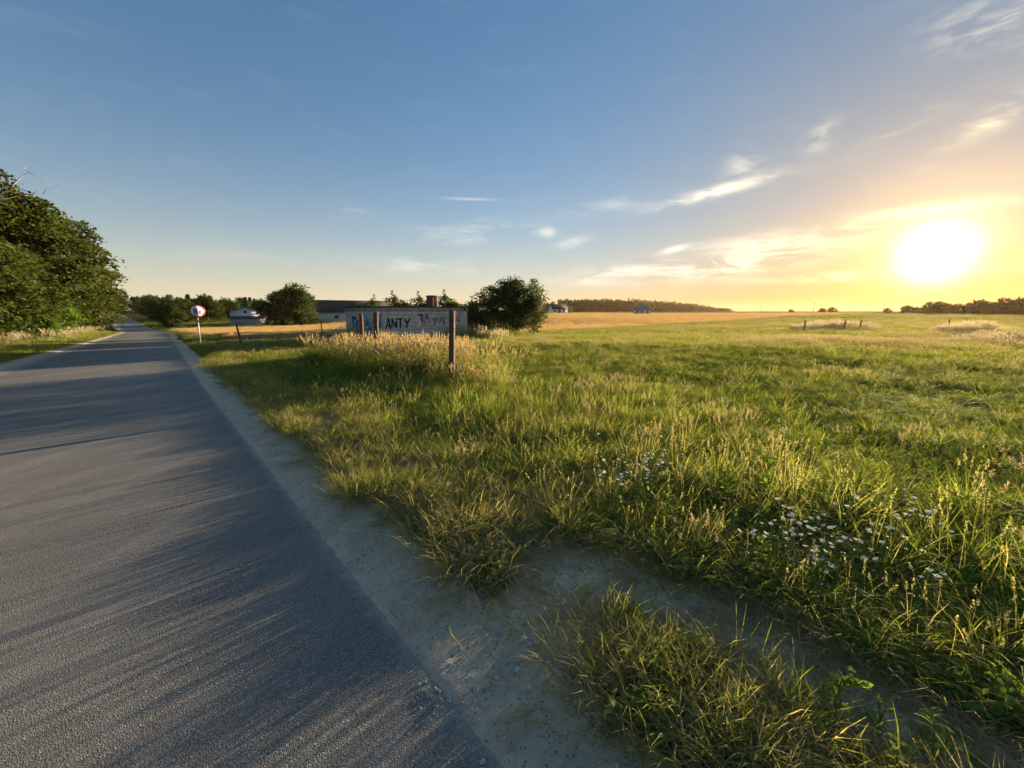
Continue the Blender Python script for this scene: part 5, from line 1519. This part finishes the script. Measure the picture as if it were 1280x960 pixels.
# ------------------------------------------------------------------ stones and straw on the sand
def stones():
    def pebble(seed):
        r = np.random.default_rng(seed); n, m_ = 7, 10; mb = MB(); v = [(0, 0, -1)]
        for i in range(1, n):
            for j in range(m_):
                a, b = math.pi * i / n, 2 * math.pi * j / m_
                d = np.array([math.sin(a) * math.cos(b), math.sin(a) * math.sin(b), -math.cos(a)])
                k = 1 + .22 * (vnoise(d[0] * 2 + seed, d[1] * 2 + d[2], seed) - .5) + r.normal(0, .03)
                v.append(tuple(d * k))
        v.append((0, 0, 1)); t, q = [], []
        for j in range(m_):
            jn = (j + 1) % m_; t.append((0, 1 + jn, 1 + j)); e = 1 + (n - 2) * m_; t.append((len(v) - 1, e + j, e + jn))
            for i in range(n - 2): q.append((1 + i * m_ + j, 1 + i * m_ + jn, 1 + (i + 1) * m_ + jn, 1 + (i + 1) * m_ + j))
        mb.add(np.array(v) * np.array([1, .75, .55]), t=t, q=q); return mb
    S = [pebble(20 + i).mesh('pebble', [M['stone']], True) for i in range(3)] + [pebble(30 + i).mesh('pebble', [M['stone_dark']], True) for i in range(2)]
    def put(u, v, size, k, lab, grp=None):
        x, y = hit(u, v); s, l = to_sl(x, y)
        z = float(ground_z(np.float64(x), np.float64(y))) + (.02 if (l - road_right(s)) < .5 else 0)
        o = link('pebble', S[k], None, (x, y, z + size * .2), (rng.normal(0, .2), rng.normal(0, .2), rng.uniform(0, 6.3)), lab, 'stone', grp); o.scale = (size,) * 3
    put(750, 908, .014, 0, 'whitest small pebble lying alone on the grey sandy shoulder')
    put(655, 803, .019, 1, 'pale round pebble at the lip of the sandy gap')
    put(646, 842, .014, 2, 'small flat pale pebble on the shoulder below the dry tuft')
    put(862, 942, .028, 3, 'half-buried brown stone beside the grass clump on the shoulder')
    put(772, 868, .017, 4, 'dull brown pebble against the foot of the grass clump')
    put(1022, 838, .022, 3, 'dark angular stone on the sandy track')
    put(678, 660, .018, 1, 'pale pebble at the head of the bare sandy patch')
    put(662, 810, .013, 2, 'small pale pebble touching the round one at the sandy lip')
    for i in range(46):
        s = rng.uniform(.2, 6.5); l = road_right(s) + rng.uniform(.06, .5)
        x, y = (float(q) for q in to_xy(s, l)); z = float(terrain(np.float64(x), np.float64(y))) + .024
        size = rng.uniform(.003, .009)
        o = link('grit_stone', S[int(rng.integers(0, 5))], None, (x, y, z), (0, 0, rng.uniform(0, 6.3)), 'tiny grit stone scattered on the grey sandy shoulder', 'stone', 'grit on the sandy shoulder'); o.scale = (size,) * 3
stones()

def straws():
    r = np.random.default_rng(12)
    def straw(px, label, grp=None, zt=.05):
        P = [hit(*p) for p in px]; z = [float(ground_z(np.float64(a), np.float64(b))) for a, b in P]
        n = len(P); pts = [(P[i][0], P[i][1], z[i] + .012 + zt * math.sin(math.pi * i / (n - 1))) for i in range(n)]
        t = np.linspace(0, n - 1, 9); pts = np.array(pts); pp = np.stack([np.interp(t, range(n), pts[:, k]) for k in range(3)], -1)
        mb = MB(); c0 = pp[0].copy(); mb.tube(pp - c0, np.linspace(.0028, .0014, 9), 5)
        link('straw_stalk', mb.mesh('straw', [M['straw']], True), None, tuple(c0), None, label, 'straw', grp)
    straw([(1065, 832), (1120, 833), (1175, 832)], 'long straight dry straw lying across the sandy track')
    straw([(1105, 806), (1130, 840), (1180, 868), (1250, 885)], 'long bent dry straw trailing under the tall grass')
    straw([(1180, 870), (1225, 880), (1262, 905), (1278, 925)], 'dry straw curving down at the end of the sandy track', None, .03)
    straw([(498, 655), (470, 640), (449, 630)], 'pale straw reaching out of the verge over the sandy shoulder')
    straw([(545, 690), (520, 698), (497, 714)], 'bleached curved straw reaching onto the shoulder below the verge')
    straw([(890, 905), (865, 925), (850, 910), (835, 920)], 'looped dry blade at the foot of the shoulder grass clump', None, .08)
    straw([(1040, 800), (1010, 812), (985, 806)], 'short dry straw lying at the edge of the grass overhang')
straws()

# ------------------------------------------------------------------ evening haze
def haze():
    mb = MB(); mb.box(-1650, 1650, -1650, 1650, -5, 26)
    m = bpy.data.materials.new('evening haze'); m.use_nodes = True
    N, L = m.node_tree.nodes, m.node_tree.links; N.clear()
    out = N.new('ShaderNodeOutputMaterial'); v = N.new('ShaderNodeVolumePrincipled')
    v.inputs['Color'].default_value = (1.0, .68, .40, 1); v.inputs['Density'].default_value = HAZE; v.inputs['Anisotropy'].default_value = .5
    L.new(v.outputs[0], out.inputs['Volume'])
    link('haze', mb.mesh('haze', [m]), kind='stuff')
HAZE = .00007
haze()
